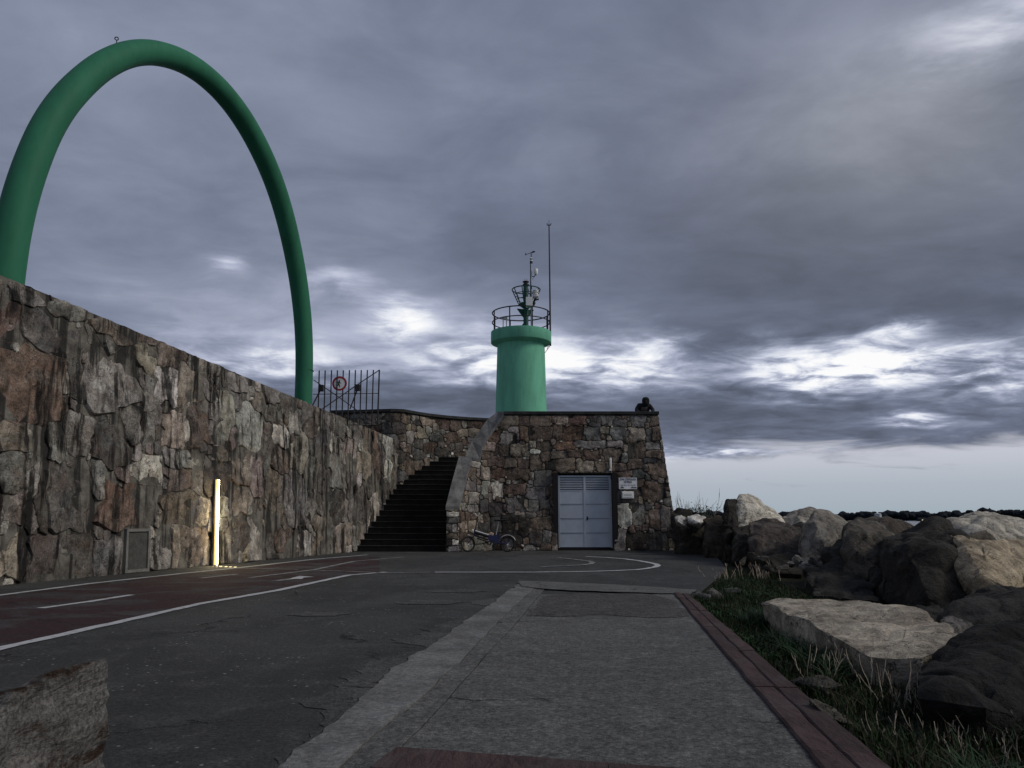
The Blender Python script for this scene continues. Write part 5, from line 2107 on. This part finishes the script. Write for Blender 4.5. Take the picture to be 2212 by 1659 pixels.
# thin rod leaning at the building corner, scrap of paper
a_, b_ = P(1462, 1154, 24.9), P(1468, 1190, 24.75)
rod = MB().tube([(0, 0, 0), (a_ - Vector((b_.x, b_.y, 0)))], .014, 6).build('metal_rod', M_GALV)
rod.location = (b_.x, b_.y, 0)
tag(rod, 'thin pale rod leaning against the right corner of the stone building', 'rod', kind='thing')
g = G(1530, 1199)
sc2 = MB().add([(-.07, -.05, .005), (.06, -.06, .012), (.08, .05, .03), (-.05, .06, .006), (0, 0, .035)], [(0, 1, 4), (1, 2, 4), (2, 3, 4), (3, 0, 4), (0, 3, 2, 1)]).build('paper_scrap', M_WHITE)
sc2.location = g
tag(sc2, 'crumpled white scrap of paper on the asphalt near the small boulders', 'litter', kind='thing')


# ------------------------------------------------------------------ boulders of the breakwater
def dim_small(pts):
    return max((Vector(a) - Vector(pts[0])).length for a in pts) < 1.2


def rock(pts, name, label, color, seed, rough=0.10, cuts=3, group='boulders of the breakwater', cat='boulder', smooth_it=0, mat=None):
    bm = bmesh.new()
    for p in pts:
        bm.verts.new(p)
    res_ = bmesh.ops.convex_hull(bm, input=bm.verts)
    bmesh.ops.delete(bm, geom=[g_ for g_ in res_['geom_interior'] if isinstance(g_, bmesh.types.BMVert)], context='VERTS')
    bmesh.ops.triangulate(bm, faces=bm.faces)
    # even out the triangles, then subdivide
    for _ in range(cuts):
        size = max((e.calc_length() for e in bm.edges), default=1)
        long_ = [e for e in bm.edges if e.calc_length() > size * 0.42]
        bmesh.ops.subdivide_edges(bm, edges=long_, cuts=1, use_grid_fill=True)
        bmesh.ops.triangulate(bm, faces=[f for f in bm.faces if len(f.verts) > 3])
    bmesh.ops.subdivide_edges(bm, edges=bm.edges[:], cuts=1, use_grid_fill=True)
    bmesh.ops.triangulate(bm, faces=[f for f in bm.faces if len(f.verts) > 3])
    for v_ in bm.verts:
        v_.co += Vector(noise.noise_vector(v_.co * 1.7 + Vector((seed, 0, 0)))) * .05
    for _ in range(smooth_it):
        bmesh.ops.smooth_vert(bm, verts=bm.verts, factor=0.5, use_axis_x=True, use_axis_y=True, use_axis_z=True)
    bmesh.ops.subdivide_edges(bm, edges=bm.edges[:], cuts=1 if dim_small(pts) else 2, use_grid_fill=True)
    bmesh.ops.triangulate(bm, faces=[f for f in bm.faces if len(f.verts) > 3])
    bm.normal_update()
    cen = sum((v_.co for v_ in bm.verts), Vector()) / len(bm.verts)
    dim = max((v_.co - cen).length for v_ in bm.verts)
    o3 = Vector((seed * 7.31, seed * 3.7, seed * 1.9))
    for v_ in bm.verts:
        q_ = (v_.co - cen) / dim + o3
        # chipped faces: terraced noise plus fine grain
        t_ = fbm(q_ * 2.0, 4)
        cell = noise.cell(q_ * 3.0)
        rdg = 1 - abs(noise.noise(q_ * 4.1)) * 2
        vo = noise.voronoi(q_ * 2.6 + Vector((fbm(q_ * 3, 2), fbm(q_ * 3 + Vector((5, 5, 5)), 2), 0)) * .25)[0]
        fac_ = min(0.5, vo[1] - vo[0])
        v_.co += v_.normal * dim * rough * (0.40 * t_ + 1.35 * (fac_ - .2) - 0.25 * max(0, rdg) ** 4 + 0.16 * fbm(q_ * 8, 4))
    me = bpy.data.meshes.new(name)
    for v_ in bm.verts:
        v_.co -= cen
    bm.to_mesh(me)
    bm.free()
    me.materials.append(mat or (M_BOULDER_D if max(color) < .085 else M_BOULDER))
    me.polygons.foreach_set('use_smooth', [True] * len(me.polygons))
    try:
        me.set_sharp_from_angle(angle=math.radians(26))
    except Exception:
        pass
    ob = bpy.data.objects.new(name, me)
    ob.location = cen
    ob.color = (*color, 1)
    link(ob)
    return tag(ob, label, cat, group, 'thing')


def outline(front, depth, shrink=0.75, zmin=None):
    """front: (u, v, Y) outline points; adds a smaller back copy depth metres farther"""
    f = [P(*p) for p in front]
    c = sum(f, Vector()) / len(f)
    back = Vector((c.x / c.y, 1, min(0.0, (c.z - H) / c.y))) * depth
    b = [c + (p - c) * shrink + back + Vector((0, 0, -0.1)) for p in f]
    mid = [c + (p - c) * 0.99 + back * .45 for p in f]
    rq = random.Random(int(c.x * 100) + len(f))
    tow = Vector((-c.x / c.y, -1, 0)) * depth * .30
    up = max(p.z for p in f) - c.z
    front = [c + (f[k] - c) * rq.uniform(.30, .62) + tow * rq.uniform(.6, 1.0) for k in range(0, len(f), 2)]
    zs = sorted(p.z for p in f)
    sink = [p + Vector((back.x, back.y, 0)).normalized() * .22 + Vector((0, 0, -.5)) for p in f if p.z <= zs[len(zs) // 2] and p.z < .45]
    return f + b + mid + front + sink


PALE, TAN, MIDG, DARK, BRWN = (.46, .43, .355), (.30, .235, .145), (.17, .16, .14), (.07, .067, .06), (.13, .10, .08)
# flat slab beside the kerb
top = [(1640, 1299), (1662, 1291), (1760, 1289), (1870, 1292), (1960, 1309), (2030, 1336), (2100, 1386), (2060, 1402), (2005, 1418), (1940, 1414), (1880, 1406), (1800, 1378), (1735, 1345), (1685, 1318)]
tz = [.20, .22, .26, .28, .28, .26, .22, .2, .17, .16, .17, .18, .19, .19]
pts = [G(u, v, z) for (u, v), z in zip(top, tz)]
cs_ = sum(pts, Vector()) / len(pts)
low = [cs_ + (p - cs_) * .86 + Vector((0, 0, -.62)) for p in pts]
rock(pts + low, 'boulder', 'broad pale flat topped slab lying in the grass beside the red kerb', (.40, .355, .275), 1, 0.03, 4, smooth_it=1)
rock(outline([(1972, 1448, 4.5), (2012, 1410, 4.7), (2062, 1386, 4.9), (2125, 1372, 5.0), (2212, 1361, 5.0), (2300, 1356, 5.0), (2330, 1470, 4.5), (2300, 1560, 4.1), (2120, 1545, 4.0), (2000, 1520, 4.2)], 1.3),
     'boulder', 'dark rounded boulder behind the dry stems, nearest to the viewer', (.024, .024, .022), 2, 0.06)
rock(outline([(2030, 1340, 7.0), (2058, 1309, 7.1), (2120, 1296, 7.1), (2162, 1280, 7.2), (2192, 1275, 7.2), (2290, 1284, 7.2), (2310, 1400, 6.6), (2150, 1405, 6.5), (2060, 1385, 6.7)], 1.5),
     'boulder', 'dark boulder with a whitish upper rim behind the flat slab', (.045, .044, .04), 3, 0.06)
rock(outline([(2036, 1342, 6.5), (2060, 1331, 6.6), (2098, 1343, 6.6), (2112, 1372, 6.5), (2052, 1370, 6.4)], .5),
     'boulder', 'small grey stone wedged between the flat slab and the rimmed boulder', (.15, .14, .13), 4, 0.08, 2)
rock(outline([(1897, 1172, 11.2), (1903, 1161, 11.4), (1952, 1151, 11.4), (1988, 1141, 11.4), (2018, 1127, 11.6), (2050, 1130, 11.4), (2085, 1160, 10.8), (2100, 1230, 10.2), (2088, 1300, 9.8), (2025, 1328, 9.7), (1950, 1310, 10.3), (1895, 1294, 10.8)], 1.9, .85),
     'boulder', 'largest squarish boulder with its unlit front coloured nearly black right of the middle', (.050, .046, .038), 5, 0.06, 4)  # dark half of one rock: wet dark stone, unlit side put into colour
rock(outline([(2046, 1150, 11.0), (2090, 1156, 10.7), (2126, 1160, 10.4), (2172, 1171, 10.6), (2270, 1180, 11.2), (2290, 1300, 10.6), (2200, 1296, 10.0), (2112, 1296, 9.7), (2078, 1250, 9.9), (2060, 1200, 10.5)], 2.0, .85),
     'boulder', 'big tan boulder with an orange broken face at the frame edge', (.40, .33, .215), 25, 0.06, 4)  # tan half of the same rock as the dark boulder before it
rock(outline([(2036, 1134, 13.6), (2067, 1115, 13.8), (2102, 1106, 13.8), (2140, 1109, 13.8), (2192, 1117, 13.9), (2290, 1128, 13.9), (2300, 1190, 13), (2170, 1180, 12.8), (2060, 1170, 13)], 1.8),
     'boulder', 'pale pointed boulder on the skyline above the big tan boulder', PALE, 6, 0.07)
rock(outline([(1812, 1185, 12.3), (1828, 1138, 12.6), (1852, 1119, 12.8), (1884, 1126, 12.7), (1912, 1121, 12.9), (1942, 1126, 13.2), (1990, 1139, 13.4), (1985, 1180, 13), (1900, 1285, 11.9), (1858, 1282, 11.9), (1822, 1240, 12.1)], 1.6),
     'boulder', 'blocky grey brown boulder left of the largest boulder, below the white tank', (.105, .095, .078), 7, 0.07)
rock(outline([(1726, 1165, 15.2), (1736, 1138, 15.3), (1752, 1117, 15.5), (1764, 1109, 15.8), (1793, 1123, 15.8), (1834, 1135, 15.6), (1824, 1156, 15.2), (1812, 1186, 14.9), (1783, 1200, 14.8), (1732, 1210, 14.9)], 1.5),
     'boulder', 'grey boulder with a light sloping top and dark left face in mid row', (.22, .205, .175), 8, 0.06)
rock(outline([(1688, 1116, 18), (1742, 1101, 18.2), (1746, 1094, 18.4), (1764, 1101, 18.4), (1793, 1106, 18.4), (1815, 1115, 18.4), (1838, 1134, 18.2), (1800, 1150, 17.6), (1696, 1140, 17.6)], 1.5),
     'boulder', 'long grey boulder with a small peak on the skyline', (.31, .29, .245), 9, 0.05)
rock(outline([(1586, 1120, 20), (1590, 1085, 20.1), (1599, 1070, 20.3), (1617, 1068, 20.5), (1635, 1077, 20.5), (1651, 1093, 20.4), (1674, 1105, 20.3), (1700, 1128, 20), (1690, 1160, 19.6), (1600, 1190, 19.2), (1585, 1170, 19.4)], 1.3),
     'boulder', 'tallest pale dome shaped boulder standing against the sky', (.62, .58, .475), 10, 0.035, 4)
rock(outline([(1563, 1110, 19.6), (1570, 1080, 19.6), (1578, 1076, 19.7), (1588, 1080, 19.7), (1590, 1130, 19.4), (1588, 1200, 18.9), (1562, 1202, 19)], .8),
     'boulder', 'dark upright rock against the left side of the pale dome boulder', (.05, .046, .038), 11, 0.09)
rock(outline([(1620, 1130, 17.6), (1672, 1124, 17.9), (1732, 1134, 17.6), (1728, 1158, 17), (1734, 1208, 16.5), (1640, 1206, 16.5), (1620, 1170, 16.9)], 1.2),
     'boulder', 'low dark flat topped boulder in front of the pale dome boulder', (.10, .082, .074), 12, 0.07)
rock(outline([(1459, 1117, 22.2), (1472, 1112, 22.3), (1485, 1120, 22.3), (1478, 1134, 22.0), (1462, 1130, 22)], .5),
     'boulder', 'small whitish stone near the building corner, left of the pair', (.5, .49, .45), 13, 0.08, 2)
rock(outline([(1484, 1115, 22.0), (1506, 1111, 22.2), (1525, 1120, 22.2), (1524, 1130, 22), (1516, 1138, 21.9), (1488, 1130, 21.9)], .7),
     'boulder', 'small whitish ledge shaped stone near the building corner, right of the pair', (.55, .54, .5), 14, 0.07, 2)
rock(outline([(1449, 1108, 23.6), (1465, 1100, 23.8), (1492, 1104, 23.8), (1526, 1114, 23.5), (1530, 1200, 22.3), (1462, 1196, 22.6)], 1.4),
     'boulder', 'dark bulky boulder beside the right corner of the stone building', (.045, .042, .034), 15, 0.09)
rock(outline([(1522, 1122, 21.6), (1545, 1114, 21.6), (1566, 1116, 21.5), (1570, 1200, 20.4), (1522, 1200, 20.6)], 1.2),
     'boulder', 'dark brown boulder between the corner stones and the dome boulder', (.075, .062, .045), 16, 0.09)
rock(outline([(1640, 1195, 15.6), (1690, 1180, 15.8), (1735, 1195, 15.5), (1735, 1240, 14.6), (1640, 1238, 14.8)], 1.0),
     'boulder', 'low dark brown boulder behind the grey rubble stones', (.05, .045, .036), 17, 0.08)
rock(outline([(1782, 1178, 13.4), (1825, 1160, 13.6), (1855, 1200, 12.6), (1850, 1295, 11.5), (1775, 1275, 12)], 1.0),
     'boulder', 'dark wedge shaped boulder under the blocky grey brown boulder', (.045, .042, .036), 18, 0.08)
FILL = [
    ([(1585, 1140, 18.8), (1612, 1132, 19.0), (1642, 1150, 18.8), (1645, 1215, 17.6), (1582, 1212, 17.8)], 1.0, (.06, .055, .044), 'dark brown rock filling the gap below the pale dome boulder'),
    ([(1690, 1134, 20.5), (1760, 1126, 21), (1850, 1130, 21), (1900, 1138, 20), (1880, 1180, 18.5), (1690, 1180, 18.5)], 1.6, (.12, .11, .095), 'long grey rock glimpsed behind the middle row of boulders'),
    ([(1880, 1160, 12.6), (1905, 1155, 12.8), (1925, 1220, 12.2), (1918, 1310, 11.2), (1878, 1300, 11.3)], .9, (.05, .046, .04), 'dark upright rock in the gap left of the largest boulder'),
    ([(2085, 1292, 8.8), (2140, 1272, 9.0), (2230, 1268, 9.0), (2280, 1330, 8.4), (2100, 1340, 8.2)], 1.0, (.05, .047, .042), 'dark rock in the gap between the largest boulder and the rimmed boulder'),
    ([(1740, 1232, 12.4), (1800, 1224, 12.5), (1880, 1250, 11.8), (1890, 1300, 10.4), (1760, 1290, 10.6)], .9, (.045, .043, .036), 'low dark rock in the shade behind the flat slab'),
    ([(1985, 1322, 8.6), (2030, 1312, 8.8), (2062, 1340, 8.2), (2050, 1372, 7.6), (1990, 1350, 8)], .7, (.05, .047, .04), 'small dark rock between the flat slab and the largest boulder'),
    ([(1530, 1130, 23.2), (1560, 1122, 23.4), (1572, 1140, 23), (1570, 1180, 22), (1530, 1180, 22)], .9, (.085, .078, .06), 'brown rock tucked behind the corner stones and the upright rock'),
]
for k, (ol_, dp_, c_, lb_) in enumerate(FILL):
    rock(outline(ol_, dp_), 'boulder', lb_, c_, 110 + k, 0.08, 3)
hid = [((2190, 1150, 17), 1.2), ((2300, 1200, 9), 1.0), ((2400, 1300, 6.3), 1.0)]
rr_ = random.Random(91)
for k, (u, v, Y, s_, c) in enumerate([(1705, 1218, 13.8, .10, (.2, .2, .195)), (1722, 1214, 14.0, .16, (.23, .23, .225)), (1742, 1213, 14.0, .17, (.21, .21, .2)), (1762, 1216, 13.8, .14, (.2, .2, .19)),
                                     (1735, 1223, 13.2, .12, (.26, .26, .25)), (1752, 1225, 13.1, .1, (.19, .19, .18)), (1775, 1222, 13.3, .12, (.17, .17, .16)), (1690, 1225, 13.6, .13, (.12, .115, .10)),
                                     (1645, 1212, 15, .16, (.085, .08, .065)), (1622, 1206, 16.0, .18, (.075, .07, .055)), (1600, 1212, 15.6, .12, (.09, .085, .07)), (1660, 1228, 13.9, .11, (.07, .068, .055))]):
    c0_ = P(u, v, Y)
    pp = [c0_ + Vector((rr_.uniform(-1, 1), rr_.uniform(-1, 1), rr_.uniform(-.8, .8))) * s_ for _ in range(12)]
    d_ = ['light grey broken stone, leftmost of the small rubble pile', 'light grey broken stone on top of the small rubble pile', 'largest light grey stone of the small rubble pile', 'light grey stone right in the small rubble pile',
          'whitish stone lowest in the small rubble pile', 'grey chip below the small rubble pile', 'grey stone at the right end of the small rubble pile', 'dull stone just left of the small rubble pile',
          'dark stone on the soil under the low flat topped boulder', 'dark stone at the foot of the pale dome boulder', 'dark stone nearest the asphalt edge by the dome boulder', 'small dark stone in the weeds before the rubble pile'][k]
    rock(pp, 'rubble_stone', d_, c, 30 + k, 0.10, 1, 'rubble stones in the verge', 'stone', 1)
# stones in the grass strip by the kerb
for k, (u, v, s_, c, d_) in enumerate([(1770, 1487, .16, (.10, .10, .085), 'flat grey stone half buried beside the red kerb'), (1812, 1540, .17, (.11, .105, .085), 'mossy flat stone beside the red kerb, nearer the viewer'),
                                       (1540, 1283, .20, (.13, .13, .12), 'rounded grey stone at the far end of the red kerb'), (1515, 1290, .12, (.12, .12, .11), 'small grey stone touching the far end of the kerb'),
                                       (1575, 1275, .16, (.11, .115, .10), 'grey stone behind the far kerb end among weeds')]):
    c0_ = G(u, v, 0.0)
    pp = [c0_ + Vector((rr_.uniform(-1, 1), rr_.uniform(-1, 1), rr_.uniform(-.45, .45))) * s_ for _ in range(14)]
    rock(pp, 'rubble_stone', d_, c, 60 + k, 0.10, 2, 'rubble stones in the verge', 'stone', 1)

# rough granite block, near left
gt = 0.56
far_e, near_e = G(226, 1434, gt), G(0, 1496, gt)
bd = Vector((far_e.x - near_e.x, far_e.y - near_e.y, 0)).normalized()
bn = Vector((bd.y, -bd.x, 0))
mb = MB()
NL, NZ, NW_ = 60, 26, 12
LEN = 2.6
grid = {}


def blk(a, prof):
    """a: metres back from the far end; prof 0..1 round the section (bottom right, top right, top left, bottom left)"""
    wid = 0.16
    if prof < .55:
        z, off = gt * prof / .55, 0.07 * (1 - prof / .55)
    else:
        z, off = gt - .10 * ((prof - .55) / .45) ** 1.5, -wid * (prof - .55) / .45
    dzt = 0.02 * fbm((a * 1.7, off * 2, 1.2), 3) - (0.055 if a > .40 else 0.0) * max(0, (z - .3) / .26) + (0.02 if a < .3 else 0) * max(0, (z - .4) / .16) * (1 + fbm((a * 9, 1, 1), 3))
    nz_ = .05 * fbm((a * 2.6 + 3, z * 7, off * 3), 5) * (0.3 + .7 * min(1, z / .2))
    p = far_e - bd * a + bn * (off + nz_)
    return Vector((p.x, p.y, z + dzt))


npf = 36
for i in range(NL + 1):
    for k in range(npf + 1):
        grid[i, k] = len(mb.v)
        mb.v.append(tuple(blk(LEN * i / NL, k / npf)))
for i in range(NL):
    for k in range(npf):
        mb.f.append((grid[i, k], grid[i, k + 1], grid[i + 1, k + 1], grid[i + 1, k]))
b0 = far_e + bn * -.16
b1 = far_e - bd * LEN + bn * -.16
mb.v += [(b0.x, b0.y, 0), (b1.x, b1.y, 0)]
mb.f.append(tuple([grid[0, k] for k in range(npf, -1, -1)] + [len(mb.v) - 2])[::-1])
mb.f.append(tuple([grid[NL, k] for k in range(npf + 1)] + [len(mb.v) - 1]))


def blk_mat():
    m, nt = new_mat('banded_granite')
    tcn = nt.n('ShaderNodeTexCoord').outputs['Object']
    mp = nt.n('ShaderNodeMapping')
    nt.put(mp.inputs[0], tcn)
    mp.inputs['Rotation'].default_value = (math.radians(-9), 0, math.atan2(bd.x, bd.y))
    v = mp.outputs[0]
    a = nt.noise(nt.scale(v, (5, 2.6, 9)), 1.0, 10, 0.72, 0.9)
    b = nt.noise(nt.scale(v, (18, 9.0, 30)), 1.0, 8, 0.72, 0.4)
    c = nt.ramp(a, [(0.32, (0.030, 0.014, 0.007)), (0.42, (0.065, 0.042, 0.030)), (0.47, (0.15, 0.142, 0.130)), (0.72, (0.25, 0.24, 0.225))])
    c = nt.mix(nt.m('MULTIPLY', nt.step(b, 0.52, 0.64), .7), c, (0.05, 0.05, 0.048))
    c = nt.mix(nt.m('MULTIPLY', nt.step(b, 0.44, 0.34), .6), c, (0.17, 0.162, 0.15))
    gg = nt.noise(tcn, 70, 4, 0.8)
    c = nt.mix(1.0, c, nt.m('ADD', 0.45, nt.m('MULTIPLY', nt.step(gg, 0.32, 0.68), 1.2)), 'MULTIPLY')
    finish(nt, c, .9, 0, nt.m('ADD', a, nt.m('MULTIPLY', b, .6)), .06, .25)
    return m


gb = mb.build('granite_block', blk_mat(), None, True)
tag(gb, 'rough banded granite block with rusty seams close to the viewer beside the road', 'stone block', kind='thing')

# ------------------------------------------------------------------ plants
np.random.seed(4)


def edge_x(y):
    return float(kxo(y)) if y < 10.8 else float(np.interp(y, [10.8, 16, 20, 25.4, 40], [2.62, 4.4, 5.3, 6.4, 7.5]))


def blades(count, mat, name, hmin, hmax, wid, ymin, ymax, dmax, lean=0.5, clump=None, dmin=0.0, curl=0.4):
    vs_, fs_ = [], []
    r = random.Random(hash(name) % 1000 if False else len(name) * 17 + count)
    n = 0
    tries = 0
    while n < count and tries < count * 20:
        tries += 1
        y = ymin + (ymax - ymin) * r.random() ** 1.5
        d = dmin + (dmax - dmin) * r.random()
        x = edge_x(y) + d + 0.02
        if y > 9.5 and d > 1.0 + max(0, 13 - y) * .35:
            continue
        if clump is not None:
            if noise.noise((x * clump, y * clump, 9.1 + len(name))) + 0.25 * noise.noise((x * 5, y * 5, 2)) < 0.02:
                continue
        z = float(verge_z(x, y))
        h = r.uniform(hmin, hmax)
        a = r.uniform(0, 6.283)
        dx_, dy_ = math.cos(a), math.sin(a)
        px, py = -dy_ * wid, dx_ * wid
        ln = lean * h * r.random()
        b = len(vs_)
        m1 = (x + dx_ * ln * .4, y + dy_ * ln * .4, z + h * .6)
        t1 = (x + dx_ * ln * (1 + curl), y + dy_ * ln * (1 + curl), z + h * (1 - .2 * r.random()))
        vs_ += [(x - px, y - py, z - .02), (x + px, y + py, z - .02), (m1[0] + px * .8, m1[1] + py * .8, m1[2]), (m1[0] - px * .8, m1[1] - py * .8, m1[2]), t1]
        fs_ += [(b, b + 1, b + 2, b + 3), (b + 3, b + 2, b + 4)]
        n += 1
    me = bpy.data.meshes.new(name)
    me.from_pydata(vs_, [], fs_)
    me.materials.append(mat)
    ob = bpy.data.objects.new(name, me)
    link(ob)
    return ob


tag(blades(26000, M_GRASS, 'grass', .03, .13, .004, 1.5, 16, 2.6, .8), 'low dark green grass along the red kerb', 'grass', kind='stuff')
tag(blades(16000, M_WEED, 'ground_cover', .02, .075, .010, 1.5, 14, 2.4, 1.2, 0.7), 'dark green leafy ground cover between kerb and boulders', 'ground cover', kind='stuff')
tag(blades(13000, M_WEED, 'tall_weeds', .06, .19, .0045, 2.6, 8.5, 1.6, 1.3, 1.1, .25), 'taller dark green weeds crowding the flat slab and the near boulder', 'weeds', kind='stuff')
tag(blades(3500, M_DRYG, 'dry_grass', .05, .17, .003, 1.5, 15, 2.8, 1.2, 0.9, .05), 'tangled dry grass among the green weeds', 'dry grass', kind='stuff')


def stems(name, label, cat, base, n, spread, hmin, hmax, r0, seed, branch=0.5, mat=None, group='dry weeds on the verge'):
    r = random.Random(seed)
    mb = MB()
    for _ in range(n):
        a, rad = r.uniform(0, 6.283), spread * math.sqrt(r.random())
        x, y = math.cos(a) * rad, math.sin(a) * rad
        h = r.uniform(hmin, hmax)
        p = Vector((x, y, -.05))
        d = Vector((r.uniform(-.35, .35), r.uniform(-.35, .35), 1)).normalized()
        pts = [p.copy()]
        for k in range(6):
            d = (d + Vector((r.uniform(-.30, .30), r.uniform(-.30, .30), r.uniform(-.05, .15)))).normalized()
            p = p + d * h / 6
            pts.append(p.copy())
            if r.random() < branch and 1 < k < 5 and h > .05:
                bd_ = (d + Vector((r.uniform(-1, 1), r.uniform(-1, 1), .4))).normalized()
                L2_ = h * r.uniform(.12, .3)
                mb.tube([p, p + bd_ * L2_ * .5, p + (bd_ + Vector((0, 0, .5))).normalized() * L2_], [r0 * .7, r0 * .6, r0 * .3], 3, caps=False)
        mb.tube(pts, [r0 * (1 - .1 * k) for k in range(7)], 3, caps=False)
    ob = mb.build(name, mat or M_DRY, None, False, False)
    ob.location = base
    return tag(ob, label, cat, group, 'thing')


WEEDS = [(1830, 1500, 22, .28, .14, .34, 'thin pale dry weed in front of the flat slab'), (1905, 1480, 24, .30, .16, .36, 'dry weed with bent stems by the front edge of the flat slab'),
         (1960, 1545, 26, .26, .14, .34, 'tall bare dry weed left of the dark rounded boulder'), (2080, 1580, 34, .30, .12, .30, 'dense dry weed before the dark rounded boulder'),
         (2170, 1600, 36, .26, .14, .32, 'curly dry weed tuft below the dark rounded boulder at the frame edge'), (1985, 1640, 20, .24, .08, .2, 'low straggly dry weed close to the viewer'),
         (2110, 1650, 22, .22, .06, .18, 'short dry weed closest to the viewer at the verge'), (1745, 1420, 14, .25, .1, .22, 'sparse dry weed between kerb and flat slab'),
         (1560, 1262, 16, .35, .15, .35, 'dry weed at the far end of the red kerb'), (1640, 1258, 20, .45, .2, .4, 'dry weed in the soil before the rubble stones')]
for k, (u, v, n, spd, h0, h1, lb) in enumerate(WEEDS):
    g = G(u, v, -.12)
    g.z = float(verge_z(g.x, g.y))
    stems('dry_weed', lb, 'weed', g, n, spd, h0, h1, .0042 if g.y < 6.5 else .008, 200 + k)
p = P(1490, 1108, 25.6)
sh = stems('dry_shrub', 'feathery dry shrub rising behind the stones right of the building corner', 'shrub', (p.x, 25.6, p.z - .9), 34, .62, 1.1, 1.75, .011, 300, .5, M_DRY, None)

# low green shrub at the corner
mb = MB()
r_ = random.Random(8)
c0_ = P(1505, 1103, 24.6)
for _ in range(700):
    q_ = Vector((r_.gauss(0, .32), r_.gauss(0, .3), r_.gauss(0, .10)))
    a = r_.uniform(0, 6.28)
    d1 = Vector((math.cos(a), math.sin(a), r_.uniform(-.3, .6))).normalized() * .07
    d2 = Vector((-math.sin(a), math.cos(a), r_.uniform(-.3, .3))) * .025
    mb.add([q_, q_ + d1 * .5 + d2, q_ + d1, q_ + d1 * .5 - d2], [(0, 1, 2, 3)])
ob = mb.build('green_shrub', M_WEED, None, False, False)
ob.location = c0_ + Vector((0, 0, -.05))
tag(ob, 'low dark green shrub on top of the bulky dark boulder', 'shrub', kind='thing')

# ------------------------------------------------------------------ far shore
mb = MB()
n = 160
for i in range(n + 1):
    a = math.radians(-50 + 110 * i / n)
    R = 1500
    hz_ = 6 + 6 * fbm((i * .06, 0, 0), 4) + 7 * math.exp(-((i - 131) / 12) ** 2)
    x, y = R * math.sin(a), R * math.cos(a)
    mb.v += [(x, y, -4.3), (x, y, max(1.0, hz_)), (x * 1.25, y * 1.25, max(1.0, hz_) + 3), (x * 1.25, y * 1.25, -4.3)]
for i in range(n):
    for k in range(3):
        mb.f.append((i * 4 + k, i * 4 + 4 + k, i * 4 + 5 + k, i * 4 + 1 + k))
tag(mb.build('far_shore', M_HILL, None, True, False), kind='structure')
mb = MB()
r_ = random.Random(12)
ico = bmesh.new()
bmesh.ops.create_icosphere(ico, subdivisions=2, radius=1)
iv = [v_.co.copy() for v_ in ico.verts]
ico.verts.index_update()
jf = [[v_.index for v_ in f.verts] for f in ico.faces]
ico.free()
for k in range(420):
    a = math.radians(-12 + 60 * k / 420 + r_.uniform(-.1, .1))
    R = 1440 + r_.uniform(-30, 30)
    ix = (math.degrees(a) + 50) / 110 * n
    hz_ = 6 + 6 * fbm((ix * .06, 0, 0), 4) + 7 * math.exp(-((ix - 131) / 12) ** 2)
    s_ = r_.choice((2.2, 3, 4, 5, 6.5, 7.5)) * r_.uniform(.8, 1.15)
    o3 = Vector((k * 1.7, 0, 0))
    c = Vector((R * math.sin(a), R * math.cos(a), max(1, hz_) - 1 + r_.uniform(-2, 1.5)))
    mb.add([c + Vector((v_.x * s_ * 1.25, v_.y * s_, v_.z * s_ * r_.uniform(.95, 1.05))) * (1 + .35 * noise.noise(v_ * 2.2 + o3)) for v_ in iv], jf)
tag(mb.build('distant_wood', M_WOOD, None, False, False), 'dark line of trees on the far shore under the pale sky', 'trees', kind='stuff')
tp_, tb2 = P(1897.5, 1108.5, 1180), P(1897.5, 1126, 1180)
tk = thing('storage_tank', 'pale round tower rising above the dark treeline on the far shore', 'tower', (tb2.x, 1180, tb2.z - 6))
mb = MB()
rT = 6.8 / F * 1200
hT = tp_.z - tb2.z + 6
mb.lathe([(rT, 0), (rT, hT - 1.2), (rT * .8, hT - .5), (rT * .3, hT)], (0, 0, 0), 24)
mb.build('tank_shell', plain('pale_tank', (.55, .58, .58), .6, 0, .15, .3), tk, True)
mb = MB()
mb.lathe([(rT * 1.03, hT - 1.6), (rT * 1.06, hT - 1.4), (rT * 1.03, hT - 1.2)], (0, 0, 0), 24)
mb.build('rim', M_HILL, tk)
fh = P(1994, 1122.5, 1130)
hs = thing('far_house', 'tiny far house with a lit window below the treeline on the far shore', 'house', (fh.x, 1130, fh.z - 4))
mb = MB()
mb.box(-6, 6, 0, 8, 0, 4.4)
mb.build('wall', M_HILL, hs)
mb = MB()
mb.prism([(-6.5, -.5, 4.4), (6.5, -.5, 4.4), (6.5, 4, 6.5), (-6.5, 4, 6.5)], (0, .3, .4))
mb.build('roof', M_HILL, hs)
mb = MB()
mb.box(-1.6, 1.6, -.2, -.05, 2.0, 4.0)
mb.build('window', M_FARLIT, hs)
print('objects', len(bpy.data.objects), 'tris approx', sum(len(o.data.polygons) for o in bpy.data.objects if o.type == 'MESH'))
